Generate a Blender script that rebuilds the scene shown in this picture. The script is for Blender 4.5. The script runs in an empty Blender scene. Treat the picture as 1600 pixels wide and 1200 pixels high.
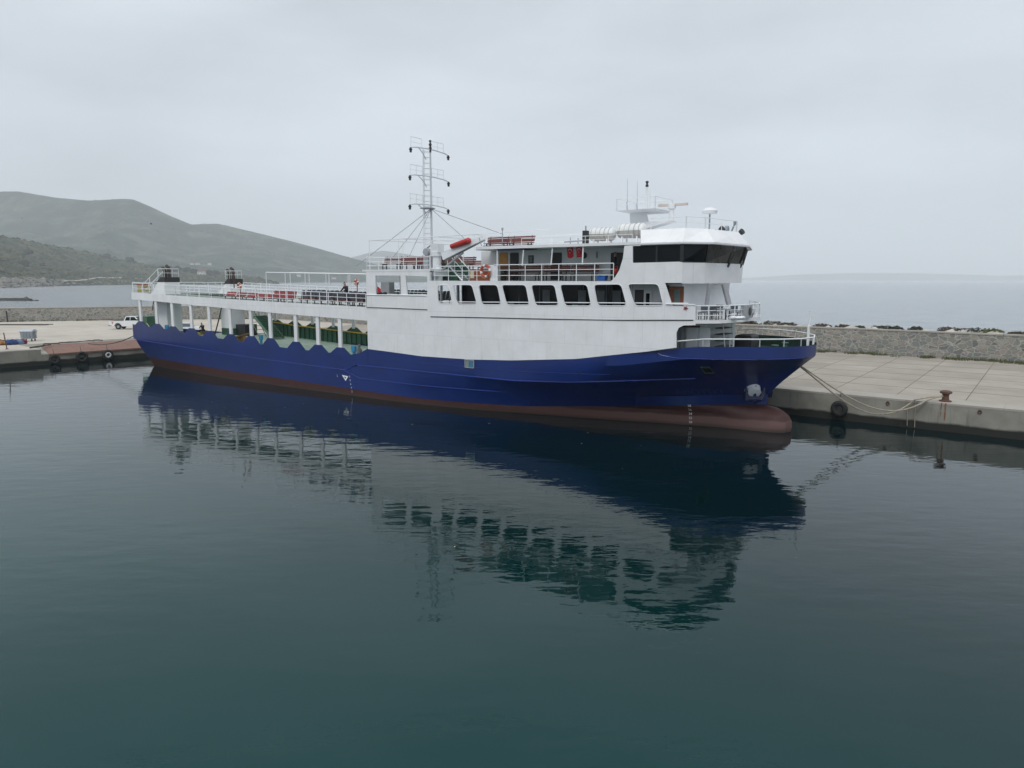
import bpy, bmesh, math, random
from mathutils import Vector, Matrix
R=math.radians
sc=bpy.context.scene
C=sc.collection
random.seed(7)
# ------------------------------------------------------------------ camera
CAMH=9.0; FPX=1110.0; PITCH=R(8.354)
cam=bpy.data.cameras.new('camera'); co=bpy.data.objects.new('camera',cam); C.objects.link(co)
co.location=(0,0,CAMH); co.rotation_euler=(math.pi/2-PITCH,0,0)
cam.sensor_width=36; cam.lens=FPX/1600*36; cam.clip_start=.5; cam.clip_end=40000
sc.camera=co
# ------------------------------------------------------------------ world
SUN_EL,SUN_AZ=R(48),R(200)      # azimuth clockwise from +Y
w=bpy.data.worlds.new('World'); sc.world=w; w.use_nodes=True
nt=w.node_tree; nt.nodes.clear()
def N(nt,t,**k):
    n=nt.nodes.new(t)
    for a,b in k.items(): setattr(n,a,b)
    return n
out=N(nt,'ShaderNodeOutputWorld'); bg=N(nt,'ShaderNodeBackground'); bg.inputs[1].default_value=.10
sky=N(nt,'ShaderNodeTexSky',sky_type='NISHITA'); sky.sun_disc=False; sky.sun_elevation=SUN_EL; sky.sun_rotation=SUN_AZ
tc=N(nt,'ShaderNodeTexCoord'); sx=N(nt,'ShaderNodeSeparateXYZ'); nt.links.new(tc.outputs['Generated'],sx.inputs[0])
# overcast deck: brighter towards the zenith, soft cloud banks
mp=N(nt,'ShaderNodeMapping'); mp.inputs['Scale'].default_value=(1.0,1.0,3.6); nt.links.new(tc.outputs['Generated'],mp.inputs[0])
nz=N(nt,'ShaderNodeTexNoise'); nz.inputs['Scale'].default_value=1.7; nz.inputs['Detail'].default_value=5; nz.inputs['Roughness'].default_value=.5; nt.links.new(mp.outputs[0],nz.inputs[0])
nr=N(nt,'ShaderNodeMapRange'); nr.inputs[1].default_value=.3; nr.inputs[2].default_value=.7; nr.inputs[3].default_value=.80; nr.inputs[4].default_value=1.16; nt.links.new(nz.outputs[0],nr.inputs[0])
er=N(nt,'ShaderNodeValToRGB'); el=er.color_ramp.elements
el[0].position=0; el[0].color=(.60,.665,.74,1); el[1].position=1; el[1].color=(1.1,1.13,1.16,1)
e=el.new(.12); e.color=(.59,.64,.70,1); e=el.new(.38); e.color=(.63,.685,.74,1)
nt.links.new(sx.outputs[2],er.inputs[0])
vm=N(nt,'ShaderNodeVectorMath',operation='SCALE'); nt.links.new(er.outputs[0],vm.inputs[0]); nt.links.new(nr.outputs[0],vm.inputs['Scale'])
vs=N(nt,'ShaderNodeVectorMath',operation='SCALE'); vs.inputs['Scale'].default_value=9.3; nt.links.new(vm.outputs[0],vs.inputs[0])
mx=N(nt,'ShaderNodeMix',data_type='RGBA'); mx.inputs[0].default_value=.94
nt.links.new(sky.outputs[0],mx.inputs[6]); nt.links.new(vs.outputs[0],mx.inputs[7])
nt.links.new(mx.outputs[2],bg.inputs[0]); nt.links.new(bg.outputs[0],out.inputs[0])
sl=bpy.data.lights.new('sun','SUN'); sl.energy=1.15; sl.angle=R(20); sl.color=(1,.98,.95)
so=bpy.data.objects.new('sun',sl); C.objects.link(so)
dv=Vector((math.sin(SUN_AZ)*math.cos(SUN_EL),math.cos(SUN_AZ)*math.cos(SUN_EL),math.sin(SUN_EL)))
so.rotation_euler=dv.to_track_quat('Z','Y').to_euler(); so.location=(0,-20,60)
sc.view_settings.view_transform='Standard'; sc.view_settings.look='None'; sc.view_settings.exposure=0.22; sc.view_settings.gamma=1
sc.cycles.max_bounces=6; sc.cycles.volume_bounces=2; sc.cycles.transparent_max_bounces=8
# ------------------------------------------------------------------ ship frame  (s along the ship from stern, t to port, z up)
A=R(35.4); DX,DY=math.cos(A),-math.sin(A); NX,NY=math.sin(A),math.cos(A)
MT=37.59218781274831; S0=-74.71
OX,OY=S0*DX+MT*NX, S0*DY+MT*NY
cP,sP=math.cos(PITCH),math.sin(PITCH)
def ray(x,y):
    u=(x-800)/FPX; v=(y-600)/FPX
    return (u,cP-v*sP,-(sP+v*cP))
def Q(x,y,t=0.0):
    "photo measurement -> (s,t,z) on the fore-and-aft plane t of the ship"
    r=ray(x,y); k=(MT+t)/(r[0]*NX+r[1]*NY)
    return (r[0]*k*DX+r[1]*k*DY-S0, t, CAMH+r[2]*k)
def G(x,y,z=1.7):
    "photo measurement -> world point on the level z"
    r=ray(x,y); k=(z-CAMH)/r[2]; return Vector((r[0]*k,r[1]*k,z))
def GY(x,y,Y):
    r=ray(x,y); k=Y/r[1]; return Vector((r[0]*k,Y,CAMH+r[2]*k))
def W(s,t,z): return Vector((OX+s*DX+t*NX, OY+s*DY+t*NY, z))
def lerp(tab,x):
    if x<=tab[0][0]: return tab[0][1]
    for (a,b),(c,d) in zip(tab,tab[1:]):
        if x<=c: return b+(d-b)*(x-a)/(c-a) if c>a else d
    return tab[-1][1]
# ------------------------------------------------------------------ materials
MATS={}
def mat(name,col,rough=.6,var=.12,scale=3.0,metal=0.0,bump=0.0,streak=0.0,streakcol=(.25,.16,.1),col2=None,detail=5,spec=None,coat=0):
    m=bpy.data.materials.new(name); m.use_nodes=True; nt=m.node_tree; b=nt.nodes['Principled BSDF']
    b.inputs['Roughness'].default_value=rough; b.inputs['Metallic'].default_value=metal
    if spec is not None: b.inputs['Specular IOR Level'].default_value=spec
    if coat: b.inputs['Coat Weight'].default_value=coat
    tc=N(nt,'ShaderNodeTexCoord')
    n=N(nt,'ShaderNodeTexNoise'); n.inputs['Scale'].default_value=scale; n.inputs['Detail'].default_value=detail; n.inputs['Roughness'].default_value=.6
    nt.links.new(tc.outputs['Object'],n.inputs[0])
    c2=col2 or tuple(c*(1-var) for c in col); c1=tuple(min(1,c*(1+var*.6)) for c in col) if not col2 else col
    r=N(nt,'ShaderNodeValToRGB'); r.color_ramp.elements[0].position=.3; r.color_ramp.elements[1].position=.7
    r.color_ramp.elements[0].color=(*c2,1); r.color_ramp.elements[1].color=(*c1,1)
    nt.links.new(n.outputs[0],r.inputs[0]); last=r.outputs[0]
    if streak:
        mp=N(nt,'ShaderNodeMapping'); mp.inputs['Scale'].default_value=(2.2,2.2,.22); nt.links.new(tc.outputs['Object'],mp.inputs[0])
        n2=N(nt,'ShaderNodeTexNoise'); n2.inputs['Scale'].default_value=1.6; n2.inputs['Detail'].default_value=6; n2.inputs['Roughness'].default_value=.7; nt.links.new(mp.outputs[0],n2.inputs[0])
        mr=N(nt,'ShaderNodeMapRange'); mr.inputs[1].default_value=.56; mr.inputs[2].default_value=.8; mr.inputs[4].default_value=streak; nt.links.new(n2.outputs[0],mr.inputs[0])
        mx=N(nt,'ShaderNodeMix',data_type='RGBA'); nt.links.new(mr.outputs[0],mx.inputs[0]); nt.links.new(last,mx.inputs[6]); mx.inputs[7].default_value=(*streakcol,1); last=mx.outputs[2]
    nt.links.new(last,b.inputs['Base Color'])
    if bump:
        bp=N(nt,'ShaderNodeBump'); bp.inputs['Strength'].default_value=bump; bp.inputs['Distance'].default_value=.05
        nt.links.new(n.outputs[0],bp.inputs['Height']); nt.links.new(bp.outputs[0],b.inputs['Normal'])
    MATS[name]=m; return m
WHITE=mat('white_paint',(.79,.80,.815),.42,.08,.8,streak=.42,streakcol=(.50,.47,.43),bump=.12)
WHITE2=mat('white_house_paint',(.74,.76,.78),.5,.06,1.2,streak=.12,streakcol=(.5,.47,.43))
def plated(m,dark,var,w_=2.6,h_=1.7,wave=.10):
    nt=m.node_tree; b=nt.nodes['Principled BSDF']; tc=N(nt,'ShaderNodeTexCoord'); sx=N(nt,'ShaderNodeSeparateXYZ'); nt.links.new(tc.outputs['Object'],sx.inputs[0]); cx=N(nt,'ShaderNodeCombineXYZ'); nt.links.new(sx.outputs[0],cx.inputs[0]); nt.links.new(sx.outputs[2],cx.inputs[1])
    br=N(nt,'ShaderNodeTexBrick'); br.offset=.5; br.inputs['Scale'].default_value=1; br.inputs['Brick Width'].default_value=w_; br.inputs['Row Height'].default_value=h_; br.inputs['Mortar Size'].default_value=.022; br.inputs['Mortar Smooth'].default_value=.6
    br.inputs['Color1'].default_value=(1,1,1,1); br.inputs['Color2'].default_value=(1-var,)*3+(1,); br.inputs['Mortar'].default_value=(1-dark,)*3+(1,); nt.links.new(cx.outputs[0],br.inputs[0])
    old=b.inputs['Base Color'].links[0].from_socket; mu=N(nt,'ShaderNodeMix',data_type='RGBA',blend_type='MULTIPLY'); mu.inputs[0].default_value=1; nt.links.new(old,mu.inputs[6]); nt.links.new(br.outputs[0],mu.inputs[7]); nt.links.new(mu.outputs[2],b.inputs['Base Color'])
    # plating dished between the frames
    wv=N(nt,'ShaderNodeTexWave'); wv.wave_profile='SIN'; wv.bands_direction='X'; wv.inputs['Scale'].default_value=.21; wv.inputs['Distortion'].default_value=1.2; wv.inputs['Detail'].default_value=2; nt.links.new(tc.outputs['Object'],wv.inputs[0])
    bp=N(nt,'ShaderNodeBump'); bp.inputs['Strength'].default_value=wave; bp.inputs['Distance'].default_value=.04; nt.links.new(wv.outputs['Fac'],bp.inputs['Height'])
    ol=b.inputs['Normal'].links
    if ol: nt.links.new(ol[0].from_socket,bp.inputs['Normal'])
    nt.links.new(bp.outputs[0],b.inputs['Normal'])
plated(WHITE,.13,.035)
RAILW=mat('white_rail_paint',(.80,.82,.84),.45,.05,2)
BLUE=mat('blue_hull_paint',(.006,.026,.155),.33,.22,.35,streak=.10,streakcol=(.025,.04,.12),bump=.06)
RED=None
plated(BLUE,.14,.06,4.4,1.5,.06)
GREEN=mat('green_deck_paint',(.33,.44,.37),.55,.25,1.2,streak=.15)
DGREEN=mat('dark_green_paint',(.028,.10,.058),.5,.3,2,streak=.2,streakcol=(.05,.05,.03))
YELLOW=mat('yellow_paint',(.62,.42,.03),.5,.15,2)
BLACK=mat('black_paint',(.018,.018,.02),.5,.3,3)
GREY=mat('grey_paint',(.32,.34,.36),.5,.12,2)
DGREY=mat('dark_grey_plastic',(.075,.085,.105),.5,.25,4)
RUST=mat('rusty_steel',(.12,.055,.038),.8,.35,4,bump=.3,col2=(.09,.045,.03))
WOODR=mat('dark_red_slats',(.14,.035,.028),.5,.3,5)
WOODO=mat('brown_door_wood',(.22,.07,.03),.5,.25,5)
DOORY=mat('ochre_door_paint',(.55,.26,.045),.45,.15,3)
REDP=mat('red_plastic',(.50,.03,.025),.45,.2,4)
ORANGE=mat('orange_plastic',(.48,.075,.035),.5,.12,4)
REDSEAT=mat('faded_red_plastic',(.24,.028,.030),.5,.2,4)
CLOTHD=mat('dark_cloth',(.02,.022,.03),.9,.3,8)
JEANS=mat('blue_denim',(.04,.08,.16),.9,.2,8)
SKIN=mat('skin',(.42,.24,.17),.6,.1,8)
HAIR=mat('dark_hair',(.015,.012,.01),.7,.2,8)
ROPE=mat('weathered_rope',(.36,.31,.24),.9,.3,6)
DROPE=mat('dark_rope',(.08,.075,.07),.9,.3,6)
RUBBER=mat('rubber',(.018,.018,.018),.8,.3,5)
GALV=mat('galvanised_steel',(.30,.34,.38),.45,.2,3,metal=.4)
CREAM=mat('cream_cloth',(.55,.50,.38),.9,.1,5)
BLUEP=mat('blue_plastic',(.03,.14,.50),.45,.15,4)
LBLUE=mat('light_blue_paint',(.05,.30,.55),.5,.15,4)
TARP=mat('olive_tarpaulin',(.05,.10,.06),.8,.4,4)
BROWN=mat('brown_sacking',(.30,.18,.09),.9,.3,5)
def glassmat(name,col,rough=.06):
    m=mat(name,col,rough,.35,.9,spec=.12); return m
GLASS=glassmat('tinted_glass',(.006,.009,.012))
GLASSG=glassmat('green_grey_glass',(.16,.22,.21))
def redmat():
    m=mat('red_antifouling',(.055,.017,.015),.6,.25,.9,streak=.35,streakcol=(.08,.05,.045)); nt=m.node_tree; b=nt.nodes['Principled BSDF']
    tc=N(nt,'ShaderNodeTexCoord'); sx=N(nt,'ShaderNodeSeparateXYZ'); nt.links.new(tc.outputs['Object'],sx.inputs[0])
    nz=N(nt,'ShaderNodeTexNoise'); nz.inputs['Scale'].default_value=.5; nt.links.new(tc.outputs['Object'],nz.inputs[0])
    ad=N(nt,'ShaderNodeMath',operation='MULTIPLY_ADD'); ad.inputs[1].default_value=.35; nt.links.new(nz.outputs[0],ad.inputs[0]); nt.links.new(sx.outputs[2],ad.inputs[2])
    # faded scrubbed band on the forward part of the boot top
    fx=N(nt,'ShaderNodeMapRange'); fx.inputs[1].default_value=44; fx.inputs[2].default_value=56; nt.links.new(sx.outputs[0],fx.inputs[0])
    mr=N(nt,'ShaderNodeMapRange'); mr.inputs[1].default_value=.86; mr.inputs[2].default_value=.74; nt.links.new(ad.outputs[0],mr.inputs[0])
    mu=N(nt,'ShaderNodeMath',operation='MULTIPLY'); nt.links.new(fx.outputs[0],mu.inputs[0]); nt.links.new(mr.outputs[0],mu.inputs[1])
    mx=N(nt,'ShaderNodeMix',data_type='RGBA'); old=b.inputs['Base Color'].links[0].from_socket
    nt.links.new(mu.outputs[0],mx.inputs[0]); nt.links.new(old,mx.inputs[6]); mx.inputs[7].default_value=(.125,.068,.062,1)
    # slimy line right at the water
    g=N(nt,'ShaderNodeMapRange'); g.inputs[1].default_value=.42; g.inputs[2].default_value=.22; g.inputs[4].default_value=.7; nt.links.new(ad.outputs[0],g.inputs[0])
    m2=N(nt,'ShaderNodeMix',data_type='RGBA'); nt.links.new(g.outputs[0],m2.inputs[0]); nt.links.new(mx.outputs[2],m2.inputs[6]); m2.inputs[7].default_value=(.045,.034,.026,1)
    nt.links.new(m2.outputs[2],b.inputs['Base Color']); return m
RED=redmat()
# ------------------------------------------------------------------ mesh helpers
def ob(name,bm,m,parent=None,smooth=False,sharp=30):
    me=bpy.data.meshes.new(name); bmesh.ops.recalc_face_normals(bm,faces=bm.faces); bm.to_mesh(me); bm.free()
    for x in (m if isinstance(m,(list,tuple)) else [m]): me.materials.append(x)
    if smooth:
        me.polygons.foreach_set('use_smooth',[True]*len(me.polygons)); me.set_sharp_from_angle(angle=R(sharp))
    o=bpy.data.objects.new(name,me); C.objects.link(o)
    if parent: o.parent=parent
    return o
def tag(o,label=None,cat=None,group=None,kind=None):
    if label: o['label']=label
    if cat: o['category']=cat
    if group: o['group']=group
    if kind: o['kind']=kind
    return o
def thing(name,label,cat,loc=(0,0,0),rz=0,group=None):
    o=bpy.data.objects.new(name,None); o.empty_display_size=.3; C.objects.link(o); o.location=loc; o.rotation_euler=(0,0,rz)
    return tag(o,label,cat,group)
def sthing(name,label,cat,s,t,z,rz=0,group=None):
    "a thing standing on the ship: own base, ship-aligned axes"
    return thing(name,label,cat,W(s,t,z),-A+rz,group)
def dup(root,loc=None,rz=None,label=None,group=None):
    r=root.copy(); C.objects.link(r)
    if loc is not None: r.location=loc
    if rz is not None: r.rotation_euler=(0,0,rz)
    if label: r['label']=label
    if group: r['group']=group
    for ch in list(root.children):
        c=ch.copy(); C.objects.link(c); c.parent=r
        for g in ch.children:
            d=g.copy(); C.objects.link(d); d.parent=c
    return r
B=bmesh.new
def box(bm,x0,x1,y0,y1,z0,z1,mi=0):
    v=[bm.verts.new(p) for p in ((x0,y0,z0),(x1,y0,z0),(x1,y1,z0),(x0,y1,z0),(x0,y0,z1),(x1,y0,z1),(x1,y1,z1),(x0,y1,z1))]
    for f in ((0,3,2,1),(4,5,6,7),(0,1,5,4),(1,2,6,5),(2,3,7,6),(3,0,4,7)):
        fc=bm.faces.new([v[i] for i in f]); fc.material_index=mi
    return bm
def hexa(bm,b4,t4,mi=0):
    v=[bm.verts.new(p) for p in list(b4)+list(t4)]
    for f in ((0,3,2,1),(4,5,6,7),(0,1,5,4),(1,2,6,5),(2,3,7,6),(3,0,4,7)):
        fc=bm.faces.new([v[i] for i in f]); fc.material_index=mi
def tube(bm,p0,p1,r,r1=None,n=6,mi=0,cap=True):
    p0=Vector(p0);p1=Vector(p1); d=p1-p0
    if d.length<1e-6: return
    r1=r if r1 is None else r1
    q=d.to_track_quat('Z','Y'); a=[];b=[]
    for i in range(n):
        c=Vector((math.cos(i*2*math.pi/n),math.sin(i*2*math.pi/n),0)); a.append(bm.verts.new(p0+q@(c*r))); b.append(bm.verts.new(p1+q@(c*r1)))
    for i in range(n):
        f=bm.faces.new((a[i],a[(i+1)%n],b[(i+1)%n],b[i])); f.material_index=mi
    if cap:
        f=bm.faces.new(a[::-1]); f.material_index=mi; f=bm.faces.new(b); f.material_index=mi
def path(bm,pts,r,n=6,mi=0):
    pts=[Vector(p) for p in pts]; rings=[]
    for i,p in enumerate(pts):
        d=(pts[min(i+1,len(pts)-1)]-pts[max(i-1,0)]).normalized(); q=d.to_track_quat('Z','Y')
        rr=r[i] if isinstance(r,(list,tuple)) else r
        rings.append([bm.verts.new(p+q@Vector((math.cos(k*2*math.pi/n)*rr,math.sin(k*2*math.pi/n)*rr,0))) for k in range(n)])
    for a,b in zip(rings,rings[1:]):
        # match ring rotation
        o=min(range(n),key=lambda k:(a[0].co-b[k].co).length)
        b2=b[o:]+b[:o]
        if (a[1].co-b2[1].co).length>(a[1].co-b2[-1].co).length: b2=[b2[0]]+b2[1:][::-1]
        for k in range(n):
            f=bm.faces.new((a[k],a[(k+1)%n],b2[(k+1)%n],b2[k])); f.material_index=mi
        b[:]=b2
    f=bm.faces.new(rings[0]); f.material_index=mi; f=bm.faces.new(rings[-1]); f.material_index=mi
def lathe(bm,prof,n=16,ax='Z',c=(0,0,0),mi=0):
    rings=[]
    for r,h in prof:
        ring=[]
        for i in range(n):
            a=i*2*math.pi/n; x,y=r*math.cos(a),r*math.sin(a)
            p={'Z':(x,y,h),'X':(h,x,y),'Y':(x,h,y)}[ax]; ring.append(bm.verts.new((p[0]+c[0],p[1]+c[1],p[2]+c[2])))
        rings.append(ring)
    for a,b in zip(rings,rings[1:]):
        for i in range(n):
            f=bm.faces.new((a[i],a[(i+1)%n],b[(i+1)%n],b[i])); f.material_index=mi
    for rg in (rings[0],rings[-1]):
        f=bm.faces.new(rg); f.material_index=mi
def torus(bm,c,Rr,r,ax='Y',n=24,m=8,split=None):
    g=[]
    for i in range(n):
        a=i*2*math.pi/n; ring=[]
        for j in range(m):
            b=j*2*math.pi/m; rr=Rr+r*math.cos(b); h=r*math.sin(b); x,y=rr*math.cos(a),rr*math.sin(a)
            p={'Z':(x,y,h),'X':(h,x,y),'Y':(x,h,y)}[ax]; ring.append(bm.verts.new((p[0]+c[0],p[1]+c[1],p[2]+c[2])))
        g.append(ring)
    for i in range(n):
        for j in range(m):
            f=bm.faces.new((g[i][j],g[(i+1)%n][j],g[(i+1)%n][(j+1)%m],g[i][(j+1)%m]))
            if split and split(i/n): f.material_index=1
def rounded(pts,r,k=4):
    out=[]; n=len(pts)
    for i,p in enumerate(pts):
        p=Vector(p[:2]); a=Vector(pts[i-1][:2]); b=Vector(pts[(i+1)%n][:2])
        rr=r[i] if isinstance(r,(list,tuple)) else r
        if rr<=0: out.append((p.x,p.y)); continue
        da=(a-p); db=(b-p); rr=min(rr,da.length*.45,db.length*.45); pa=p+da.normalized()*rr; pb=p+db.normalized()*rr
        for j in range(k+1):
            u=j/k; q=pa*(1-u)**2+p*2*u*(1-u)+pb*u*u; out.append((q.x,q.y))
    return out
def plate(bm,outer,holes,y0,y1,mi=0,axis='Y'):
    "flat plate with openings in the (s,z) plane, between t=y0 and t=y1"
    T=bmesh.new(); 
    def loop(pts):
        vs=[T.verts.new((p[0],0,p[1])) for p in pts]; return [T.edges.new((vs[i],vs[(i+1)%len(vs)])) for i in range(len(vs))]
    es=loop(outer)
    for h in holes: es+=loop(h)
    bmesh.ops.triangle_fill(T,use_beauty=True,use_dissolve=False,edges=es,normal=(0,-1,0))
    T.verts.ensure_lookup_table(); idx={v:i for i,v in enumerate(T.verts)}
    def P(c,y): 
        if axis=='Y': return (c.x,y,c.z)
        if axis=='X': return (y,c.x,c.z)
        return (c.x,c.z,y)
    a=[bm.verts.new(P(v.co,y0)) for v in T.verts]; b=[bm.verts.new(P(v.co,y1)) for v in T.verts]
    for f in T.faces:
        ii=[idx[v] for v in f.verts]
        g=bm.faces.new([a[i] for i in ii]); g.material_index=mi; g=bm.faces.new([b[i] for i in ii[::-1]]); g.material_index=mi
    for e in T.edges:
        if len(e.link_faces)==1:
            i,j=idx[e.verts[0]],idx[e.verts[1]]; g=bm.faces.new((a[i],a[j],b[j],b[i])); g.material_index=mi
    T.free(); return bm
def rail(bm,pts,h=1.0,mids=2,gap=1.3,r=.028,posts=True,rt=None):
    pts=[Vector(p) for p in pts]; up=Vector((0,0,h)); rt=rt or r*1.15
    for a,b in zip(pts,pts[1:]):
        tube(bm,a+up,b+up,rt)
        for k in range(mids):
            u=up*((k+1)/(mids+1)); tube(bm,a+u,b+u,r*.75,n=5)
        n=max(1,round((b-a).length/gap))
        if posts:
            for i in range(n+1):
                p=a.lerp(b,i/n); tube(bm,p,p+up,r,n=5)
def textmesh(bm,s,size,place,mi=0,depth=None):
    cu=bpy.data.curves.new('t','FONT'); cu.body=s; cu.size=size; cu.align_x='LEFT'; cu.resolution_u=2
    o=bpy.data.objects.new('t',cu); C.objects.link(o); dg=bpy.context.evaluated_depsgraph_get(); me=bpy.data.meshes.new_from_object(o.evaluated_get(dg))
    n0=len(bm.verts); vs=[bm.verts.new(place(v.co.x,v.co.y)) for v in me.vertices]
    for p in me.polygons:
        try: f=bm.faces.new([vs[i] for i in p.vertices]); f.material_index=mi
        except ValueError: pass
    C.objects.unlink(o); bpy.data.objects.remove(o); bpy.data.curves.remove(cu)
def rock(bm,c,r,flat=.6,sub=1,mi=0,jit=.25,rnd=random):
    t=bmesh.new(); bmesh.ops.create_icosphere(t,subdivisions=sub,radius=1)
    sx,sy=r*rnd.uniform(.8,1.3),r*rnd.uniform(.8,1.3); a=rnd.uniform(0,6.28); vs={}
    for v in t.verts:
        k=1+rnd.uniform(-jit,jit); x,y,z=v.co.x*sx*k,v.co.y*sy*k,v.co.z*r*flat*k
        vs[v]=bm.verts.new((c[0]+x*math.cos(a)-y*math.sin(a),c[1]+x*math.sin(a)+y*math.cos(a),c[2]+z))
    for f in t.faces:
        g=bm.faces.new([vs[v] for v in f.verts]); g.material_index=mi
    t.free()
# ================================================================== SETTING
def watermat():
    m=bpy.data.materials.new('sea_water'); m.use_nodes=True; nt=m.node_tree; b=nt.nodes['Principled BSDF']
    geo=N(nt,'ShaderNodeNewGeometry'); sx=N(nt,'ShaderNodeSeparateXYZ'); nt.links.new(geo.outputs['Position'],sx.inputs[0])
    # distance outside the breakwater wall: open sea is rougher and greyer
    def math2(op,a,b_,c=None):
        n=N(nt,'ShaderNodeMath',operation=op)
        for i,v in enumerate((a,b_,c)):
            if v is None: continue
            if isinstance(v,(int,float)): n.inputs[i].default_value=v
            else: nt.links.new(v,n.inputs[i])
        return n.outputs[0]
    d1=math2('ADD',math2('MULTIPLY',sx.outputs[0],.609),math2('MULTIPLY',sx.outputs[1],.793))   # right-hand wall normal
    m1=N(nt,'ShaderNodeMapRange'); m1.inputs[1].default_value=79; m1.inputs[2].default_value=82; nt.links.new(d1,m1.inputs[0])
    m2=N(nt,'ShaderNodeMapRange'); m2.inputs[1].default_value=112; m2.inputs[2].default_value=116; nt.links.new(math2('ADD',sx.outputs[1],math2('MULTIPLY',sx.outputs[0],-.02)),m2.inputs[0])
    sea=math2('MAXIMUM',m1.outputs[0],m2.outputs[0])
    def noise(sc_,det,scale,rough=.5,rot=0):
        mp=N(nt,'ShaderNodeMapping'); mp.inputs['Scale'].default_value=scale; mp.inputs['Rotation'].default_value=(0,0,rot); nt.links.new(geo.outputs['Position'],mp.inputs[0])
        n=N(nt,'ShaderNodeTexNoise'); n.inputs['Scale'].default_value=sc_; n.inputs['Detail'].default_value=det; n.inputs['Roughness'].default_value=rough; nt.links.new(mp.outputs[0],n.inputs[0]); return n.outputs[0]
    h1=noise(1.0,2,(.55,1.3,1),.45,R(8))       # gentle wavelets
    h2=noise(1.0,2,(2.2,4.6,1),.5,R(-12))      # fine ripples
    patch=noise(.035,2,(1,1.6,1)); pr=N(nt,'ShaderNodeMapRange'); pr.inputs[1].default_value=.42; pr.inputs[2].default_value=.64; pr.inputs[3].default_value=.35; pr.inputs[4].default_value=1.0; nt.links.new(patch,pr.inputs[0])
    harbour=math2('ADD',math2('MULTIPLY',h1,.0160),math2('MULTIPLY',math2('MULTIPLY',h2,pr.outputs[0]),.0042))
    h3=noise(.22,5,(1,2.2,1),.62,R(20)); h4=noise(1.3,4,(1,2.0,1),.6)
    open_=math2('ADD',math2('MULTIPLY',h3,.8),math2('MULTIPLY',h4,.10))
    bp=N(nt,'ShaderNodeBump'); bp.inputs['Distance'].default_value=1.0; bp.inputs['Strength'].default_value=1
    mixh=N(nt,'ShaderNodeMix',data_type='FLOAT'); nt.links.new(sea,mixh.inputs[0]); nt.links.new(harbour,mixh.inputs[2]); nt.links.new(open_,mixh.inputs[3])
    nt.links.new(mixh.outputs[0],bp.inputs['Height']); nt.links.new(bp.outputs[0],b.inputs['Normal'])
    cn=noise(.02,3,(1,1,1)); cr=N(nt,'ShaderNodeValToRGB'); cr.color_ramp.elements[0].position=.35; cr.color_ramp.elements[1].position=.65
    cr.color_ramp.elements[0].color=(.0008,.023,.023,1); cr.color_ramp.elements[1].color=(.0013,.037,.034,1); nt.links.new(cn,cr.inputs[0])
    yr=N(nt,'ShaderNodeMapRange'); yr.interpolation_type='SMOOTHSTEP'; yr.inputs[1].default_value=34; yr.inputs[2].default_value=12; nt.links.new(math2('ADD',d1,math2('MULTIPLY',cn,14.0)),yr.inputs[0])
    shaded_body=N(nt,'ShaderNodeMix',data_type='RGBA'); nt.links.new(yr.outputs[0],shaded_body.inputs[0]); shaded_body.inputs[6].default_value=(.0008,.0085,.0105,1); nt.links.new(cr.outputs[0],shaded_body.inputs[7])  # reflection shade painted into body colour by ship and quay; teal nearer camera
    mc=N(nt,'ShaderNodeMix',data_type='RGBA'); nt.links.new(sea,mc.inputs[0]); nt.links.new(shaded_body.outputs[2],mc.inputs[6]); mc.inputs[7].default_value=(.5,.5,.5,1)
    sn=noise(.5,6,(.16,.9,1),.75,R(20)); sr_=N(nt,'ShaderNodeValToRGB'); sr_.color_ramp.elements[0].position=.36; sr_.color_ramp.elements[1].position=.62; sr_.color_ramp.elements[0].color=(.13,.155,.18,1); sr_.color_ramp.elements[1].color=(.34,.365,.39,1); nt.links.new(sn,sr_.inputs[0]); nt.links.new(sr_.outputs[0],mc.inputs[7])  # light and dark of ripples painted as streaks into the open-sea colour
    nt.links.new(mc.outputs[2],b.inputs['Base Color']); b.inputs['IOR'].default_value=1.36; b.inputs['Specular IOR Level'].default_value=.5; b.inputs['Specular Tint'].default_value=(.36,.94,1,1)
    mr=N(nt,'ShaderNodeMapRange'); mr.inputs[3].default_value=.025; mr.inputs[4].default_value=.14; nt.links.new(sea,mr.inputs[0]); nt.links.new(mr.outputs[0],b.inputs['Roughness'])
    return m
bm=B()
vs=[bm.verts.new(p) for p in ((-10000,-400,0),(10000,-400,0),(10000,10000,0),(-10000,10000,0))]; bm.faces.new(vs)
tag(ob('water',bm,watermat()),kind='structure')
bm=B(); rr_=random.Random(31)
for i in range(18):
    p=W(rr_.uniform(26,60),rr_.uniform(-9,-1.2)**1 if i<13 else rr_.uniform(-24,-3),.006); a=rr_.uniform(0,3.1); l=rr_.uniform(.02,.07); w2=l*.4
    q=[(l,0),(0,w2),(-l,0),(0,-w2)]; bm.faces.new([bm.verts.new((p.x+x*math.cos(a)-y*math.sin(a),p.y+x*math.sin(a)+y*math.cos(a),.006)) for x,y in q])
tag(ob('floating_debris',bm,CREAM),'tiny pale flecks floating on the harbour water beside the hull','debris',kind='stuff')
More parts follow.
